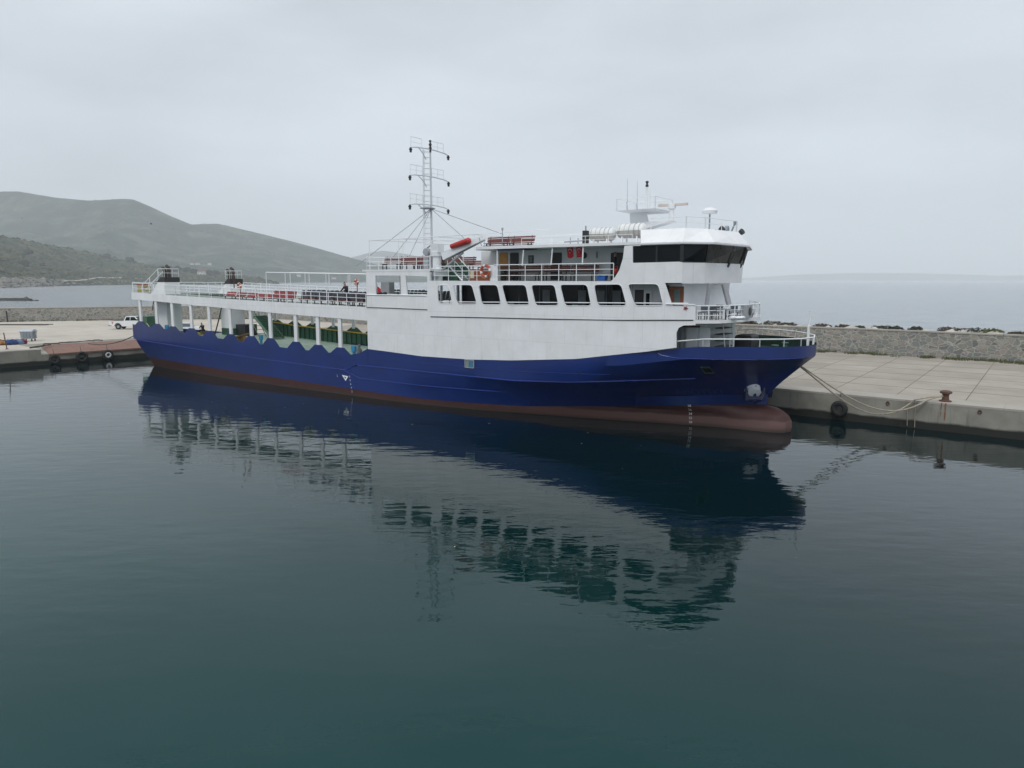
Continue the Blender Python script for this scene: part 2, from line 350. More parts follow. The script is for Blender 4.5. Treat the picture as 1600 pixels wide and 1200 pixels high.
# ---- quay (concrete) and yard
CO=Vector((-37.2,89.5)); RD=Vector((.797,-.604)); LD=Vector((-.661,-.750))     # corner, right edge direction, left edge direction
def r2(k): return CO+RD*k
def l2(k): return CO+LD*k
WALL=[(150,-17.7),(31.2,73.5),(-25.5,119),(-46,135.5),(-70.7,131.5),(-88,125.5),(-150,103)]
def concrete(name,base,joints=False,yard=False,stain=.5):
    m=mat(name,base,.85,.16,.35,bump=.15,detail=8); nt=m.node_tree; b=nt.nodes['Principled BSDF']; last=b.inputs['Base Color'].links[0].from_socket
    geo=N(nt,'ShaderNodeNewGeometry')
    if joints:
        mp=N(nt,'ShaderNodeMapping'); mp.inputs['Rotation'].default_value=(0,0,R(37.15)); nt.links.new(geo.outputs['Position'],mp.inputs[0])
        br=N(nt,'ShaderNodeTexBrick'); br.offset=0; br.inputs['Scale'].default_value=1; br.inputs['Mortar Size'].default_value=.035; br.inputs['Brick Width'].default_value=3.75; br.inputs['Row Height'].default_value=3.9; br.inputs['Mortar Smooth'].default_value=.4
        b2=N(nt,'ShaderNodeTexBrick'); b2.offset=0; b2.inputs['Scale'].default_value=1; b2.inputs['Mortar Size'].default_value=.10; b2.inputs['Brick Width'].default_value=900; b2.inputs['Row Height'].default_value=3.9; b2.inputs['Mortar Smooth'].default_value=.5; b2.inputs['Color1'].default_value=(1,1,1,1); b2.inputs['Color2'].default_value=(1,1,1,1); b2.inputs['Mortar'].default_value=(.45,.42,.39,1); nt.links.new(mp.outputs[0],b2.inputs[0])
        m0=N(nt,'ShaderNodeMix',data_type='RGBA',blend_type='MULTIPLY'); m0.inputs[0].default_value=1; nt.links.new(last,m0.inputs[6]); nt.links.new(b2.outputs[0],m0.inputs[7]); last=m0.outputs[2]
        br.inputs['Color1'].default_value=(1,1,1,1); br.inputs['Color2'].default_value=(.88,.88,.87,1); br.inputs['Mortar'].default_value=(.30,.28,.25,1); nt.links.new(mp.outputs[0],br.inputs[0])
        mu=N(nt,'ShaderNodeMix',data_type='RGBA',blend_type='MULTIPLY'); mu.inputs[0].default_value=1; nt.links.new(last,mu.inputs[6]); nt.links.new(br.outputs[0],mu.inputs[7]); last=mu.outputs[2]
    # worn and stained patches
    n=N(nt,'ShaderNodeTexNoise'); n.inputs['Scale'].default_value=.16 if not yard else .07; n.inputs['Detail'].default_value=7; n.inputs['Roughness'].default_value=.65; nt.links.new(geo.outputs['Position'],n.inputs[0])
    mr=N(nt,'ShaderNodeMapRange'); mr.inputs[1].default_value=.48; mr.inputs[2].default_value=.7; mr.inputs[4].default_value=stain; nt.links.new(n.outputs[0],mr.inputs[0])
    mx=N(nt,'ShaderNodeMix',data_type='RGBA'); nt.links.new(mr.outputs[0],mx.inputs[0]); nt.links.new(last,mx.inputs[6]); mx.inputs[7].default_value=tuple(c*.62 for c in base)+(1,)
    nt.links.new(mx.outputs[2],b.inputs['Base Color']); return m
CONC=concrete('quay_concrete',(.36,.325,.28),joints=True,stain=.75)
YARD=concrete('dusty_yard',(.46,.42,.365),yard=True,stain=.45)
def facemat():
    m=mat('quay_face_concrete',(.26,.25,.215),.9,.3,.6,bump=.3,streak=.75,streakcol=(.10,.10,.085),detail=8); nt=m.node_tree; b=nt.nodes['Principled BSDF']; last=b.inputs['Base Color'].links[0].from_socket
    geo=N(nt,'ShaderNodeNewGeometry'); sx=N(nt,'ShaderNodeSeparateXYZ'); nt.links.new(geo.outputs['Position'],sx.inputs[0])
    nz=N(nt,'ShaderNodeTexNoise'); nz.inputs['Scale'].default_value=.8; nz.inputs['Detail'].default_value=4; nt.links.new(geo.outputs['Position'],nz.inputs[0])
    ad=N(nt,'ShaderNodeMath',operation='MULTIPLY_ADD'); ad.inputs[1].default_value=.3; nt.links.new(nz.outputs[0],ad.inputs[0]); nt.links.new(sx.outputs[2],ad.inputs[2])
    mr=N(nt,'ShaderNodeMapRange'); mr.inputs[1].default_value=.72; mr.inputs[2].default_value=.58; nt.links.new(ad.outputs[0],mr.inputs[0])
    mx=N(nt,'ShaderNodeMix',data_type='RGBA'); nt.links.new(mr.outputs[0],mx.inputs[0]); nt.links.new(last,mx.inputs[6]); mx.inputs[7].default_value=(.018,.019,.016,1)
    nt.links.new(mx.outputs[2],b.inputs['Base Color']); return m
FACE=facemat()
def slab(name,poly,ztop,zbot,mtop,mside):
    bm=B(); a=[bm.verts.new((p[0],p[1],ztop)) for p in poly]; b=[bm.verts.new((p[0],p[1],zbot)) for p in poly]
    es=[bm.edges.new((a[i],a[(i+1)%len(a)])) for i in range(len(a))]
    r=bmesh.ops.triangle_fill(bm,use_beauty=True,edges=es)
    for i in range(len(poly)):
        f=bm.faces.new((a[i],a[(i+1)%len(a)],b[(i+1)%len(a)],b[i])); f.material_index=1
    return ob(name,bm,[mtop,mside])
cpt=(-25.5,119)
ramp_a,ramp_b=3.5,14.5       # stretch of the left edge taken by the ramp (metres from the corner)
inl=Vector((.750,-.661))*-1   # inland from the left edge
def off(p,k): q=Vector(p)+inl*k; return (q.x,q.y)
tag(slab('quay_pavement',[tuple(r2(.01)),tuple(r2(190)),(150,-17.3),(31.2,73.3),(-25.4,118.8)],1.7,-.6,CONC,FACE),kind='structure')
tag(slab('yard_ground',[tuple(CO),cpt,(-46,135.3),(-70.7,131.3),(-88,125.3),(-150,102.8),tuple(l2(120)),tuple(l2(19.3)),off(l2(19.3),8.0),off(l2(0.05),8.0)],1.69,-.6,YARD,FACE),kind='structure')
# edge kerb strip / coping on both quays (pale worn concrete)
COP=concrete('coping_concrete',(.36,.335,.295),stain=.35)
nrm=Vector((.604,.797))
bm=B()
x=0.0; k=1.0
random.seed(3)
while k<150:
    L=9.0; a,b=r2(k),r2(k+L-.03); a2,b2=a+nrm*1.9,b+nrm*1.9; a=a-nrm*.012; b=b-nrm*.012
    hexa(bm,[(a.x,a.y,1.60),(b.x,b.y,1.60),(b2.x,b2.y,1.60),(a2.x,a2.y,1.60)],[(a.x,a.y,1.715),(b.x,b.y,1.715),(b2.x,b2.y,1.715),(a2.x,a2.y,1.715)]); k+=L
o=ob('quay_edge',bm,COP); tag(o,kind='structure')
bm=B(); k=19.6
while k<110:
    L=7.0; a,b=l2(k),l2(k+L-.03); a2,b2=a+inl*1.6,b+inl*1.6; a=a-inl*.012; b=b-inl*.012
    hexa(bm,[(a.x,a.y,1.6),(b.x,b.y,1.6),(b2.x,b2.y,1.6),(a2.x,a2.y,1.6)],[(a.x,a.y,1.72),(b.x,b.y,1.72),(b2.x,b2.y,1.72),(a2.x,a2.y,1.72)]); k+=L
tag(ob('quay_edge',bm,COP),kind='structure')
# sloping ramp in the left quay
bm=B(); a,b=l2(19.3),l2(.05); a2,b2=Vector(off(a,8.05)),Vector(off(b,8.05))
hexa(bm,[(a.x,a.y,-.6),(b.x,b.y,-.6),(b2.x,b2.y,-.6),(a2.x,a2.y,-.6)],[(a.x,a.y,1.12),(b.x,b.y,1.12),(b2.x,b2.y,1.66),(a2.x,a2.y,1.66)])
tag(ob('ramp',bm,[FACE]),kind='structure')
RUSTP=mat('rusty_plate',(.23,.12,.085),.8,.35,1.2,bump=.2,col2=(.15,.085,.07),detail=8)
bm=B(); a,b=l2(18.6)-inl*.12,l2(1.0)-inl*.12; a2,b2=Vector(off(l2(17.6),6.6)),Vector(off(l2(1.0),6.6))
hexa(bm,[(a.x,a.y,1.0),(b.x,b.y,1.0),(b2.x,b2.y,1.575),(a2.x,a2.y,1.575)],[(a.x,a.y,1.16),(b.x,b.y,1.16),(b2.x,b2.y,1.61),(a2.x,a2.y,1.61)])
for k in range(1,6):
    p=a.lerp(b,k/6); q=a2.lerp(b2,k/6); tube(bm,(p.x,p.y,1.165),(q.x,q.y,1.615),.02,n=4)
tag(ob('ramp_plate',bm,RUSTP),'long rusty steel plate covering the sloping ramp at the quay edge','steel plate')
# ---- stone breakwater wall
def stonemat():
    m=bpy.data.materials.new('rubble_stone'); m.use_nodes=True; nt=m.node_tree; b=nt.nodes['Principled BSDF']; b.inputs['Roughness'].default_value=.9
    uv=N(nt,'ShaderNodeTexCoord'); mp=N(nt,'ShaderNodeMapping'); mp.inputs['Scale'].default_value=(1.45,2.1,1); nt.links.new(uv.outputs['UV'],mp.inputs[0])
    nw=N(nt,'ShaderNodeTexNoise'); nw.inputs['Scale'].default_value=2.2; nw.inputs['Detail'].default_value=3; nt.links.new(mp.outputs[0],nw.inputs[0])
    ad=N(nt,'ShaderNodeMix',data_type='RGBA',blend_type='LINEAR_LIGHT'); ad.inputs[0].default_value=.13; nt.links.new(mp.outputs[0],ad.inputs[6]); nt.links.new(nw.outputs['Color'],ad.inputs[7])
    v=N(nt,'ShaderNodeTexVoronoi'); v.feature='F1'; v.inputs['Scale'].default_value=1.25; nt.links.new(ad.outputs[2],v.inputs[0])
    ve=N(nt,'ShaderNodeTexVoronoi'); ve.feature='DISTANCE_TO_EDGE'; ve.inputs['Scale'].default_value=1.25; nt.links.new(ad.outputs[2],ve.inputs[0])
    sp=N(nt,'ShaderNodeSeparateColor'); nt.links.new(v.outputs['Color'],sp.inputs[0])
    cr=N(nt,'ShaderNodeValToRGB'); E_=cr.color_ramp.elements; E_[0].position=0; E_[0].color=(.13,.135,.125,1); E_[1].position=1; E_[1].color=(.30,.28,.235,1)
    for p,c in ((.25,(.23,.225,.19,1)),(.5,(.17,.19,.18,1)),(.75,(.26,.23,.18,1))):
        e=E_.new(p); e.color=c
    nt.links.new(sp.outputs[0],cr.inputs[0])
    mr=N(nt,'ShaderNodeMapRange'); mr.inputs[1].default_value=.035; mr.inputs[2].default_value=.085; nt.links.new(ve.outputs['Distance'],mr.inputs[0])
    mx=N(nt,'ShaderNodeMix',data_type='RGBA'); nt.links.new(mr.outputs[0],mx.inputs[0]); mx.inputs[6].default_value=(.35,.335,.295,1); nt.links.new(cr.outputs[0],mx.inputs[7])
    n3=N(nt,'ShaderNodeTexNoise'); n3.inputs['Scale'].default_value=9; n3.inputs['Detail'].default_value=6; nt.links.new(uv.outputs['UV'],n3.inputs[0])
    mu=N(nt,'ShaderNodeMix',data_type='RGBA',blend_type='OVERLAY'); mu.inputs[0].default_value=.55; nt.links.new(mx.outputs[2],mu.inputs[6]); nt.links.new(n3.outputs['Color'],mu.inputs[7])
    hs=N(nt,'ShaderNodeHueSaturation'); hs.inputs['Saturation'].default_value=.75; nt.links.new(mu.outputs[2],hs.inputs['Color'])
    nt.links.new(hs.outputs[0],b.inputs['Base Color'])
    bp=N(nt,'ShaderNodeBump'); bp.inputs['Strength'].default_value=.6; bp.inputs['Distance'].default_value=.08; nt.links.new(mr.outputs[0],bp.inputs['Height']); nt.links.new(bp.outputs[0],b.inputs['Normal'])
    return m
STONE=stonemat(); CAPM=concrete('wall_cap',(.36,.34,.30),stain=.4)
def offpoly(pl,d):
    out=[]
    for i,p in enumerate(pl):
        p=Vector(p); a=Vector(pl[max(i-1,0)]); b=Vector(pl[min(i+1,len(pl)-1)]); dr=(b-a).normalized(); out.append(p+Vector((dr.y,-dr.x))*d)
    return out
WT=2.35
wh=lambda p:1.66+WT-.05*math.sin(p[0]*.13)
bm=B(); uvl=bm.loops.layers.uv.new('UVMap'); fr=[]; 
pl=[]
for a,b in zip(WALL,WALL[1:]):
    n=max(1,int((Vector(b)-Vector(a)).length/4)); pl+=[tuple(Vector(a).lerp(Vector(b),i/n)) for i in range(n)]
pl.append(WALL[-1]); bk=offpoly(pl,.6); acc=0
for i in range(len(pl)-1):
    p,q,pb,qb=Vector(pl[i]),Vector(pl[i+1]),bk[i],bk[i+1]; L=(q-p).length
    def quad(c,u):
        f=bm.faces.new([bm.verts.new(x) for x in c])
        for lp,uvv in zip(f.loops,u): lp[uvl].uv=uvv
    h1,h2=wh(p),wh(q)
    quad([(p.x,p.y,1.2),(q.x,q.y,1.2),(q.x,q.y,h2),(p.x,p.y,h1)],[(acc,0),(acc+L,0),(acc+L,h2-1.2),(acc,h1-1.2)])
    quad([(pb.x,pb.y,-.5),(qb.x,qb.y,-.5),(qb.x,qb.y,h2),(pb.x,pb.y,h1)],[(acc,0),(acc+L,0),(acc+L,h2+.5),(acc,h1+.5)])
    quad([(p.x,p.y,h1),(q.x,q.y,h2),(qb.x,qb.y,h2),(pb.x,pb.y,h1)],[(acc,0),(acc+L,0),(acc+L,.6),(acc,.6)])
    acc+=L
wl=thing('stone_wall','long rubble stone breakwater wall with pale mortar running behind the quay','wall',(31.2,73.5,1.7))
o=ob('masonry',bm,STONE,wl); o.matrix_parent_inverse=Matrix.Translation((-31.2,-73.5,-1.7))
bm=B(); fa=offpoly(pl,-.06); fb=offpoly(pl,.68)
for i in range(len(pl)-1):
    h1,h2=wh(pl[i]),wh(pl[i+1]); a,b,c,d=fa[i],fa[i+1],fb[i+1],fb[i]
    if i%3==2: b=a.lerp(b,.99); c=d.lerp(c,.99)
    hexa(bm,[(a.x,a.y,h1+.003),(b.x,b.y,h2+.003),(c.x,c.y,h2+.003),(d.x,d.y,h1+.003)],[(a.x,a.y,h1+.13),(b.x,b.y,h2+.13),(c.x,c.y,h2+.13),(d.x,d.y,h1+.13)])
o=ob('coping',bm,CAPM,wl); o.matrix_parent_inverse=Matrix.Translation((-31.2,-73.5,-1.7))
# ---- rock armour outside the wall
ROCKP=mat('pale_rock',(.44,.42,.38),.9,.3,1.2,bump=.4,detail=8)
ROCKD=mat('dark_rock',(.07,.075,.07),.9,.4,.8,bump=.4)
bm=B(); random.seed(11)
for a,b in zip(WALL[:2],WALL[1:3]):
    a=Vector(a);b=Vector(b); n=int((b-a).length/1.1); d=(b-a).normalized(); o_=Vector((d.y,-d.x))
    for i in range(n):
        p=a.lerp(b,i/n)
        for kk in range(3):
            q=p+o_*(1.6+kk*1.8+random.uniform(-.5,.5)); z=3.66-kk*1.05+random.uniform(-.15,.22)
            rock(bm,(q.x,q.y,z),random.uniform(.7,1.15),.62)
tag(ob('rock_armour',bm,ROCKP),'pale boulders heaped against the sea side of the stone wall','rocks',kind='stuff')
# ---- shrubs on the rocks & weeds at the foot of the wall
SHR=[mat('dry_brown_leaves',(.085,.065,.045),.9,.35,3),mat('olive_leaves',(.11,.12,.045),.9,.35,3),mat('dark_green_leaves',(.05,.065,.035),.9,.4,3)]
STEM=mat('twig_bark',(.12,.09,.07),.9,.3,5)
def leafclump(bm,rx,ry,rz,n,size,rnd,lift=.0,mi=0):
    for i in range(n):
        a=rnd.uniform(0,6.283); u=rnd.random()**.45; h=rnd.uniform(-.2,1)
        x,y,z=math.cos(a)*rx*u*math.sqrt(max(0,1-h*h*.8)),math.sin(a)*ry*u*math.sqrt(max(0,1-h*h*.8)),lift+rz*max(.02,h*rnd.uniform(.75,1.15))
        s=size*rnd.uniform(.6,1.4); q=Vector((rnd.uniform(-1,1),rnd.uniform(-1,1),rnd.uniform(-.2,1))).normalized().to_track_quat('Z','Y')
        f=bm.faces.new([bm.verts.new(Vector((x,y,z))+q@Vector(p)) for p in ((-s,-s*.45,0),(s,-s*.3,0),(s*.7,s*.5,0),(-s*.6,s*.55,0))]); f.material_index=mi
def shrub(name,loc,rx,ry,rz,mi,label,cat='shrub',n=260,grp=None,size=.1,rnd=None):
    rnd=rnd or random.Random(int(loc[0]*77+loc[1]*13)); t=thing(name,label,cat,loc,rnd.uniform(0,.4),grp)
    bm=B(); leafclump(bm,rx,ry,rz,n,size,rnd); ob('foliage',bm,SHR[mi],t)
    bm=B()
    for k in range(7):
        a=rnd.uniform(0,6.28); tube(bm,(0,0,-.25),(math.cos(a)*rx*.6,math.sin(a)*ry*.6,rz*.75),.03,.012,n=4)
    ob('stems',bm,STEM,t); return t
# photo x, width m, height m, colour, label
shr=[(1150,4.2,.55,0,'low brown shrub leftmost behind the wall, beside the balcony railing end'),(1168,3.0,.5,0,'brown shrub just right of the ferry balcony above the wall'),
 (1205,4.4,.62,0,'wiry tall brown shrub above the wall left of the jackstaff'),(1228,3.4,.4,0,'flat dry shrub above the wall just left of the jackstaff'),
 (1283,3.0,.42,0,'pale wispy shrub above the wall right of the bow tip'),(1316,2.2,.38,0,'small twiggy tuft above the wall beyond the bow'),
 (1343,1.5,.3,2,'smallest dark mound on top of the wall'),(1377,3.4,.5,2,'dark brown shrub mound above the wall, left of two neighbours'),
 (1398,2.0,.42,2,'small dark shrub standing close behind a wider mound'),(1429,2.0,.5,2,'upright dark shrub alone above the middle of the right wall'),
 (1480,3.6,.6,0,'first brown shrub of the three touching at the right of the wall'),(1502,2.8,.5,0,'middle low shrub between two taller ones above the wall'),
 (1525,3.4,.65,2,'tall dark shrub next to the olive green one'),(1551,3.2,.55,1,'olive green shrub hanging over the wall top at right'),(1590,3.0,.25,0,'thin dry growth above the wall at the right edge of the picture')]
for x,wd,hh,mi,lb in shr:
    # intersection of the view with a line 2.2 m outside the wall
    u=(x-800)/FPX/(cP+.06*sP); p0=Vector((31.2,73.5))+Vector((.609,.793))*2.0; dd=Vector((.793,-.609))
    k=(u*p0.y-p0.x)/(dd.x-u*dd.y); p=p0+dd*k
    shrub('shrub',(p.x,p.y,3.98),wd*.42,.8,hh*.55+.16,mi,lb,grp='shrubs along the top of the wall',n=330)
rnd=random.Random(5)
bm=B()
for i in range(420):
    k=rnd.uniform(-18,62); p=Vector((31.2,73.5))+Vector((.793,-.609))*k-Vector((.609,.793))*(rnd.random()**2*1.5+.05)
    dens=.5+.5*math.sin(k*.55)+.4*math.sin(k*1.7+2)
    if dens<.15: continue
    for j in range(26):
        a=rnd.uniform(0,6.28); r_=rnd.random()*.45; x,y=p.x+math.cos(a)*r_,p.y+math.sin(a)*r_; h=rnd.uniform(.10,.36); b_=rnd.uniform(0,6.28)
        v=[(x,y,1.7),(x+.05*math.cos(b_),y+.05*math.sin(b_),1.7),(x+.1*math.cos(b_+1),y+.1*math.sin(b_+1),1.7+h)]
        bm.faces.new([bm.verts.new(q) for q in v])
tag(ob('weeds',bm,mat('weed_green',(.09,.105,.04),.9,.4,2)),'low green weeds growing along the foot of the stone wall','weeds',kind='stuff')
bm=B()
for i in range(90):
    k=rnd.uniform(0,1); seg=rnd.choice([((-46,135),(-70.7,131.2)),((-70.7,131.2),(-88,125.2)),((-88,125.2),(-120,113.6))]); p=Vector(seg[0]).lerp(Vector(seg[1]),k)-Vector((.1,.6))*(.2+rnd.random())
    for j in range(16):
        a=rnd.uniform(0,6.28); r_=rnd.random()*.6; x,y=p.x+math.cos(a)*r_,p.y+math.sin(a)*r_; h=rnd.uniform(.1,.38); b_=rnd.uniform(0,6.28)
        bm.faces.new([bm.verts.new(q) for q in [(x,y,1.69),(x+.08*math.cos(b_),y+.08*math.sin(b_),1.69),(x+.12*math.cos(b_+1),y+.12*math.sin(b_+1),1.69+h)]])
tag(ob('weeds',bm,MATS['weed_green']),'sparse weeds along the foot of the yard wall at left','weeds',kind='stuff')
shrub('weed_bush',tuple(G(1417,553)-Vector((0,.0,0))),.7,.5,.75,2,'bushy dark weed growing against the middle of the right stone wall','weed',n=160,size=.08)
# ---- hills (height fields)
from mathutils import noise as MN
def hillmat(name,c1,c2,c3,sc_):
    m=bpy.data.materials.new(name); m.use_nodes=True; nt=m.node_tree; b=nt.nodes['Principled BSDF']; b.inputs['Roughness'].default_value=1; b.inputs['Specular IOR Level'].default_value=.1
    g=N(nt,'ShaderNodeNewGeometry'); n=N(nt,'ShaderNodeTexNoise'); n.inputs['Scale'].default_value=sc_; n.inputs['Detail'].default_value=10; n.inputs['Roughness'].default_value=.68; nt.links.new(g.outputs['Position'],n.inputs[0])
    r=N(nt,'ShaderNodeValToRGB'); e=r.color_ramp.elements; e[0].position=.38; e[0].color=(*c1,1); e[1].position=.62; e[1].color=(*c3,1); q=e.new(.5); q.color=(*c2,1)
    nt.links.new(n.outputs[0],r.inputs[0]); nt.links.new(r.outputs[0],b.inputs['Base Color'])
    bp=N(nt,'ShaderNodeBump'); bp.inputs['Distance'].default_value=6; bp.inputs['Strength'].default_value=.8; nt.links.new(n.outputs[0],bp.inputs['Height']); nt.links.new(bp.outputs[0],b.inputs['Normal']); return m
HM={}
def hill(name,xs,ridge,shore,depth,back,mat_,nx=220,ny=46,bump=.06,seed=0,lowk=1.0,cliff=0):
    bm=B(); g=[]; 
    def height(x,v):
        return 0
    for i in range(nx+1):
        x=xs[0]+(xs[1]-xs[0])*i/nx; ry=lerp(ridge,x); sy=lerp(shore,x); Ds=sy; Dr=Ds+lerp(depth,x); u=(x-800)/FPX/(cP+(163/FPX)*sP)
        hr=max(.5,(437-ry)/FPX*Dr/cP*1.0+CAMH); col=[]
        for j in range(ny+1):
            v=j/ny
            if v<.72: q=v/.72; D=Ds+(Dr-Ds)*q; z=hr*(q**lowk*(1-.25*math.sin(q*math.pi)))
            else: q=(v-.72)/.28; D=Dr+back*q; z=hr*(1-q*q)
            nzv=MN.fractal(Vector((u*D/(.11*Dr)+seed,D/(.11*Dr),seed)),1.0,2.0,5)
            fade=min(1,v*5)*(1-abs(v-.72)/.28 if v>.72 else 1); rf=1 if v<.5 else max(.12,1-(v-.5)/.22) if v<.72 else .3
            z+=nzv*hr*bump*fade*rf*2.2
            if cliff and v<.12: z+=cliff*math.sin(min(1,v/.06)*math.pi/2)*(.6+.8*MN.noise(Vector((u*D*.03,seed,0))))
            if v==0: z=-1.5
            if j==ny: z=-1.5
            col.append(bm.verts.new((u*D,D,max(-1.5,z))))
        g.append(col)
    for a,b in zip(g,g[1:]):
        for j in range(ny): bm.faces.new((a[j],b[j],b[j+1],a[j+1]))
    tab=[[tuple(v.co) for v in col] for col in g]; o=ob(name,bm,mat_,smooth=True,sharp=60); return tag(o,kind="structure"),tab
hm1=hillmat('scrub_hillside_near',(.010,.026,.011),(.028,.042,.019),(.095,.09,.045),.035)
hm2=hillmat('scrub_hillside_far',(.008,.022,.016),(.020,.038,.029),(.085,.10,.078),.012)
_,gn=hill('near_headland',(-420,436),[(-420,330),(0,369),(60,381),(150,398),(240,415),(330,425),(400,434),(436,441)],[(-420,560),(0,770),(85,980),(120,1080),(210,1250),(330,1330),(395,1450),(436,1500)],[(-420,560),(0,520),(200,420),(330,300),(436,60)],300,hm1,nx=300,ny=60,bump=.05,seed=3.1,cliff=3.5)
_,gf=hill('far_hill',(-700,770),[(-700,312),(-300,314),(-60,309),(0,306),(45,305),(100,314),(150,318),(200,317),(216,318),(240,328),(270,340),(305,354),(345,353),(400,365),(450,377),(500,390),(550,404),(600,417),(660,428),(770,436)],[(-700,1900),(200,1900),(500,2300),(770,2600)],[(-700,1100),(0,1200),(500,800),(770,300)],900,hm2,nx=320,ny=60,bump=.055,seed=9.4)
hill('far_mountain',(430,900),[(430,436),(500,420),(545,404),(575,396),(600,392),(640,398),(690,410),(740,420),(820,428),(900,436)],[(430,5200),(900,5600)],[(430,1200),(900,900)],1000,hm2,nx=120,ny=24,bump=.02,seed=5)
hill('distant_mountain',(1130,2100),[(1130,436),(1190,433),(1250,429),(1330,427),(1420,427),(1500,429),(1560,431),(1640,429),(1900,427),(2100,433)],[(1130,9300),(2100,9300)],[(1130,700),(2100,700)],200,hm2,nx=120,ny=24,bump=.02,seed=6)
def gpoint(g,xs,x,v,nx,ny):
    i=(x-xs[0])/(xs[1]-xs[0])*nx; return None
def on_hill(table,x,v,xs,nx,ny):
    i=max(0,min(nx,int(round((x-xs[0])/(xs[1]-xs[0])*nx)))); j=max(0,min(ny,int(round(v*ny)))); return Vector(table[i][j])
XN=(-420,436); XF=(-700,770)
def nh(x,v): return on_hill(gn,x,v,XN,300,60)
def fh(x,v): return on_hill(gf,x,v,XF,320,60)
FOL=[mat('far_foliage_dark',(.022,.038,.022),1,.4,.3,spec=.1),mat('far_foliage_mid',(.045,.060,.028),1,.4,.3,spec=.1),mat('far_foliage_olive',(.085,.085,.038),1,.4,.3,spec=.1),mat('scree_rock',(.20,.19,.17),1,.3,.2,spec=.1)]
rnd=random.Random(21)
bm=B()
for i in range(2300):
    x=rnd.uniform(-60,430); v=rnd.uniform(.02,.76); p=nh(x,v); s=rnd.uniform(1.0,3.2)*(1.0 if v>.1 else .7)
    if rnd.random()<.3: s*=1.5
    rock(bm,(p.x,p.y,p.z+s*.2),s,.75,1,mi=rnd.choice((0,0,1,1,2)),jit=.3,rnd=rnd)
tag(ob('scrub',bm,FOL),'scrub bushes scattered over the near headland','scrub',kind='stuff')
bm=B()
for i in range(520):
    x=rnd.choice((rnd.uniform(-40,100),rnd.uniform(-40,100),rnd.uniform(100,425))); v=rnd.uniform(0.0,.075); p=nh(x,v); s=rnd.uniform(.8,3.0)*(1.6 if x<70 else .9)
    rock(bm,(p.x,p.y,max(-.2,p.z)),s,.7,1,mi=3,jit=.35,rnd=rnd)
tag(ob('shore_rocks',bm,FOL),'pale broken rocks along the shore of the near headland','rocks',kind='stuff')
bm=B()
for i in range(700):
    x=rnd.uniform(-60,640); v=rnd.uniform(.05,.72); p=fh(x,v); s=rnd.uniform(2,4.5)
    rock(bm,(p.x,p.y,p.z),s,.5,1,mi=rnd.choice((0,1,1,3)),jit=.3,rnd=rnd)
tag(ob('scrub',bm,FOL),'scrub and outcrops scattered over the far hill','scrub',kind='stuff')
# individual far trees
def ftree(x,v,h,wd,mi,label,cat='tree',grp='trees on the headland'):
    p=nh(x,v); t=thing('tree',label,cat,(p.x,p.y,p.z-.3),0,grp); r=random.Random(int(x*9)); bm=B()
    for k in range(9):
        a=r.uniform(0,6.28); rr=r.uniform(0,.36)*wd; rock(bm,(math.cos(a)*rr,math.sin(a)*rr,h*r.uniform(.4,.8)),wd*r.uniform(.2,.34),.9,2,mi=0,jit=.18,rnd=r)
    for i in range(420):
        a=r.uniform(0,6.28); e=r.uniform(-.6,1.3); rr=wd*.52*math.cos(e)*r.uniform(.75,1.08); c=Vector((math.cos(a)*rr,math.sin(a)*rr,h*.6+math.sin(e)*h*.40)); s=wd*.045; q=Vector((r.uniform(-1,1),r.uniform(-1,1),r.uniform(-1,1))).to_track_quat('Z','Y')
        bm.faces.new([bm.verts.new(c+q@Vector(u)) for u in ((-s,-s,0),(s,-s*.6,0),(0,s,0))])
    ob('crown',bm,FOL[mi],t); bm=B(); tube(bm,(0,0,-.5),(0,0,h*.5),h*.04,h*.025); ob('trunk',bm,STEM,t)
ftree(49,.52,10,15,0,'large dark round tree alone high on the near hillside at left')
ftree(38,.30,9,13,0,'dark tree low on the near hillside near the left edge')
ftree(7,.33,9,16,2,'yellow green tree at the left edge above the shore')
ftree(108,.13,10,11,2,'pale yellow blossoming tree by the shore road')
ftree(122,.13,9,9,1,'bright green tree just right of the pale yellow tree')
ftree(133,.17,8,8,2,'olive tree at the left start of the pale road')
for i,(x,v,h,wd,lb) in enumerate([(252,.62,9,14,'leftmost dark tree of the row behind the left funnel'),(266,.62,10,16,'dark tree in the row directly above the left funnel'),(280,.60,11,18,'wide dark tree right of the left funnel pipes'),(292,.60,10,17,'dark tree in the middle of the row on the saddle'),(305,.58,10,15,'last dark tree of the row, left of the red roofed house'),(328,.56,11,13,'dark tree immediately right of the red roofed house'),(338,.56,12,13,'tallest dark conifer right of the red roofed house'),(170,.70,8,14,'round tree on the skyline of the near ridge'),(205,.70,8,16,'bushy tree on the lower end of the near ridge skyline')]):
    ftree(x,v,h,wd,0,lb)
# houses
def house(loc,w_,d_,h_,roofm,label,grp='houses across the bay',rz=0.2):
    t=thing('house',label,'house',loc,rz,grp); bm=B(); box(bm,-w_/2,w_/2,-d_/2,d_/2,-2,h_); ob('wall',bm,mat('render_wall_%d'%len(MATS),(.55,.53,.50),.9,.1,1),t)
    bm=B(); a=.4; v=[bm.verts.new(p) for p in ((-w_/2-a,-d_/2-a,h_),(w_/2+a,-d_/2-a,h_),(w_/2+a,d_/2+a,h_),(-w_/2-a,d_/2+a,h_),(-w_/2+2,0,h_+w_*.2),(w_/2-2,0,h_+w_*.2))]
    for f in ((0,1,5,4),(1,2,5),(2,3,4,5),(3,0,4),(3,2,1,0)): bm.faces.new([v[i] for i in f])
    ob('roof',bm,roofm,t)
    for k in (-.3,.05,.33):
        bm=B(); box(bm,w_*k-.6,w_*k+.6,-d_/2-.05,-d_/2+.1,h_*.35,h_*.72); ob('window',bm,GLASS,t)
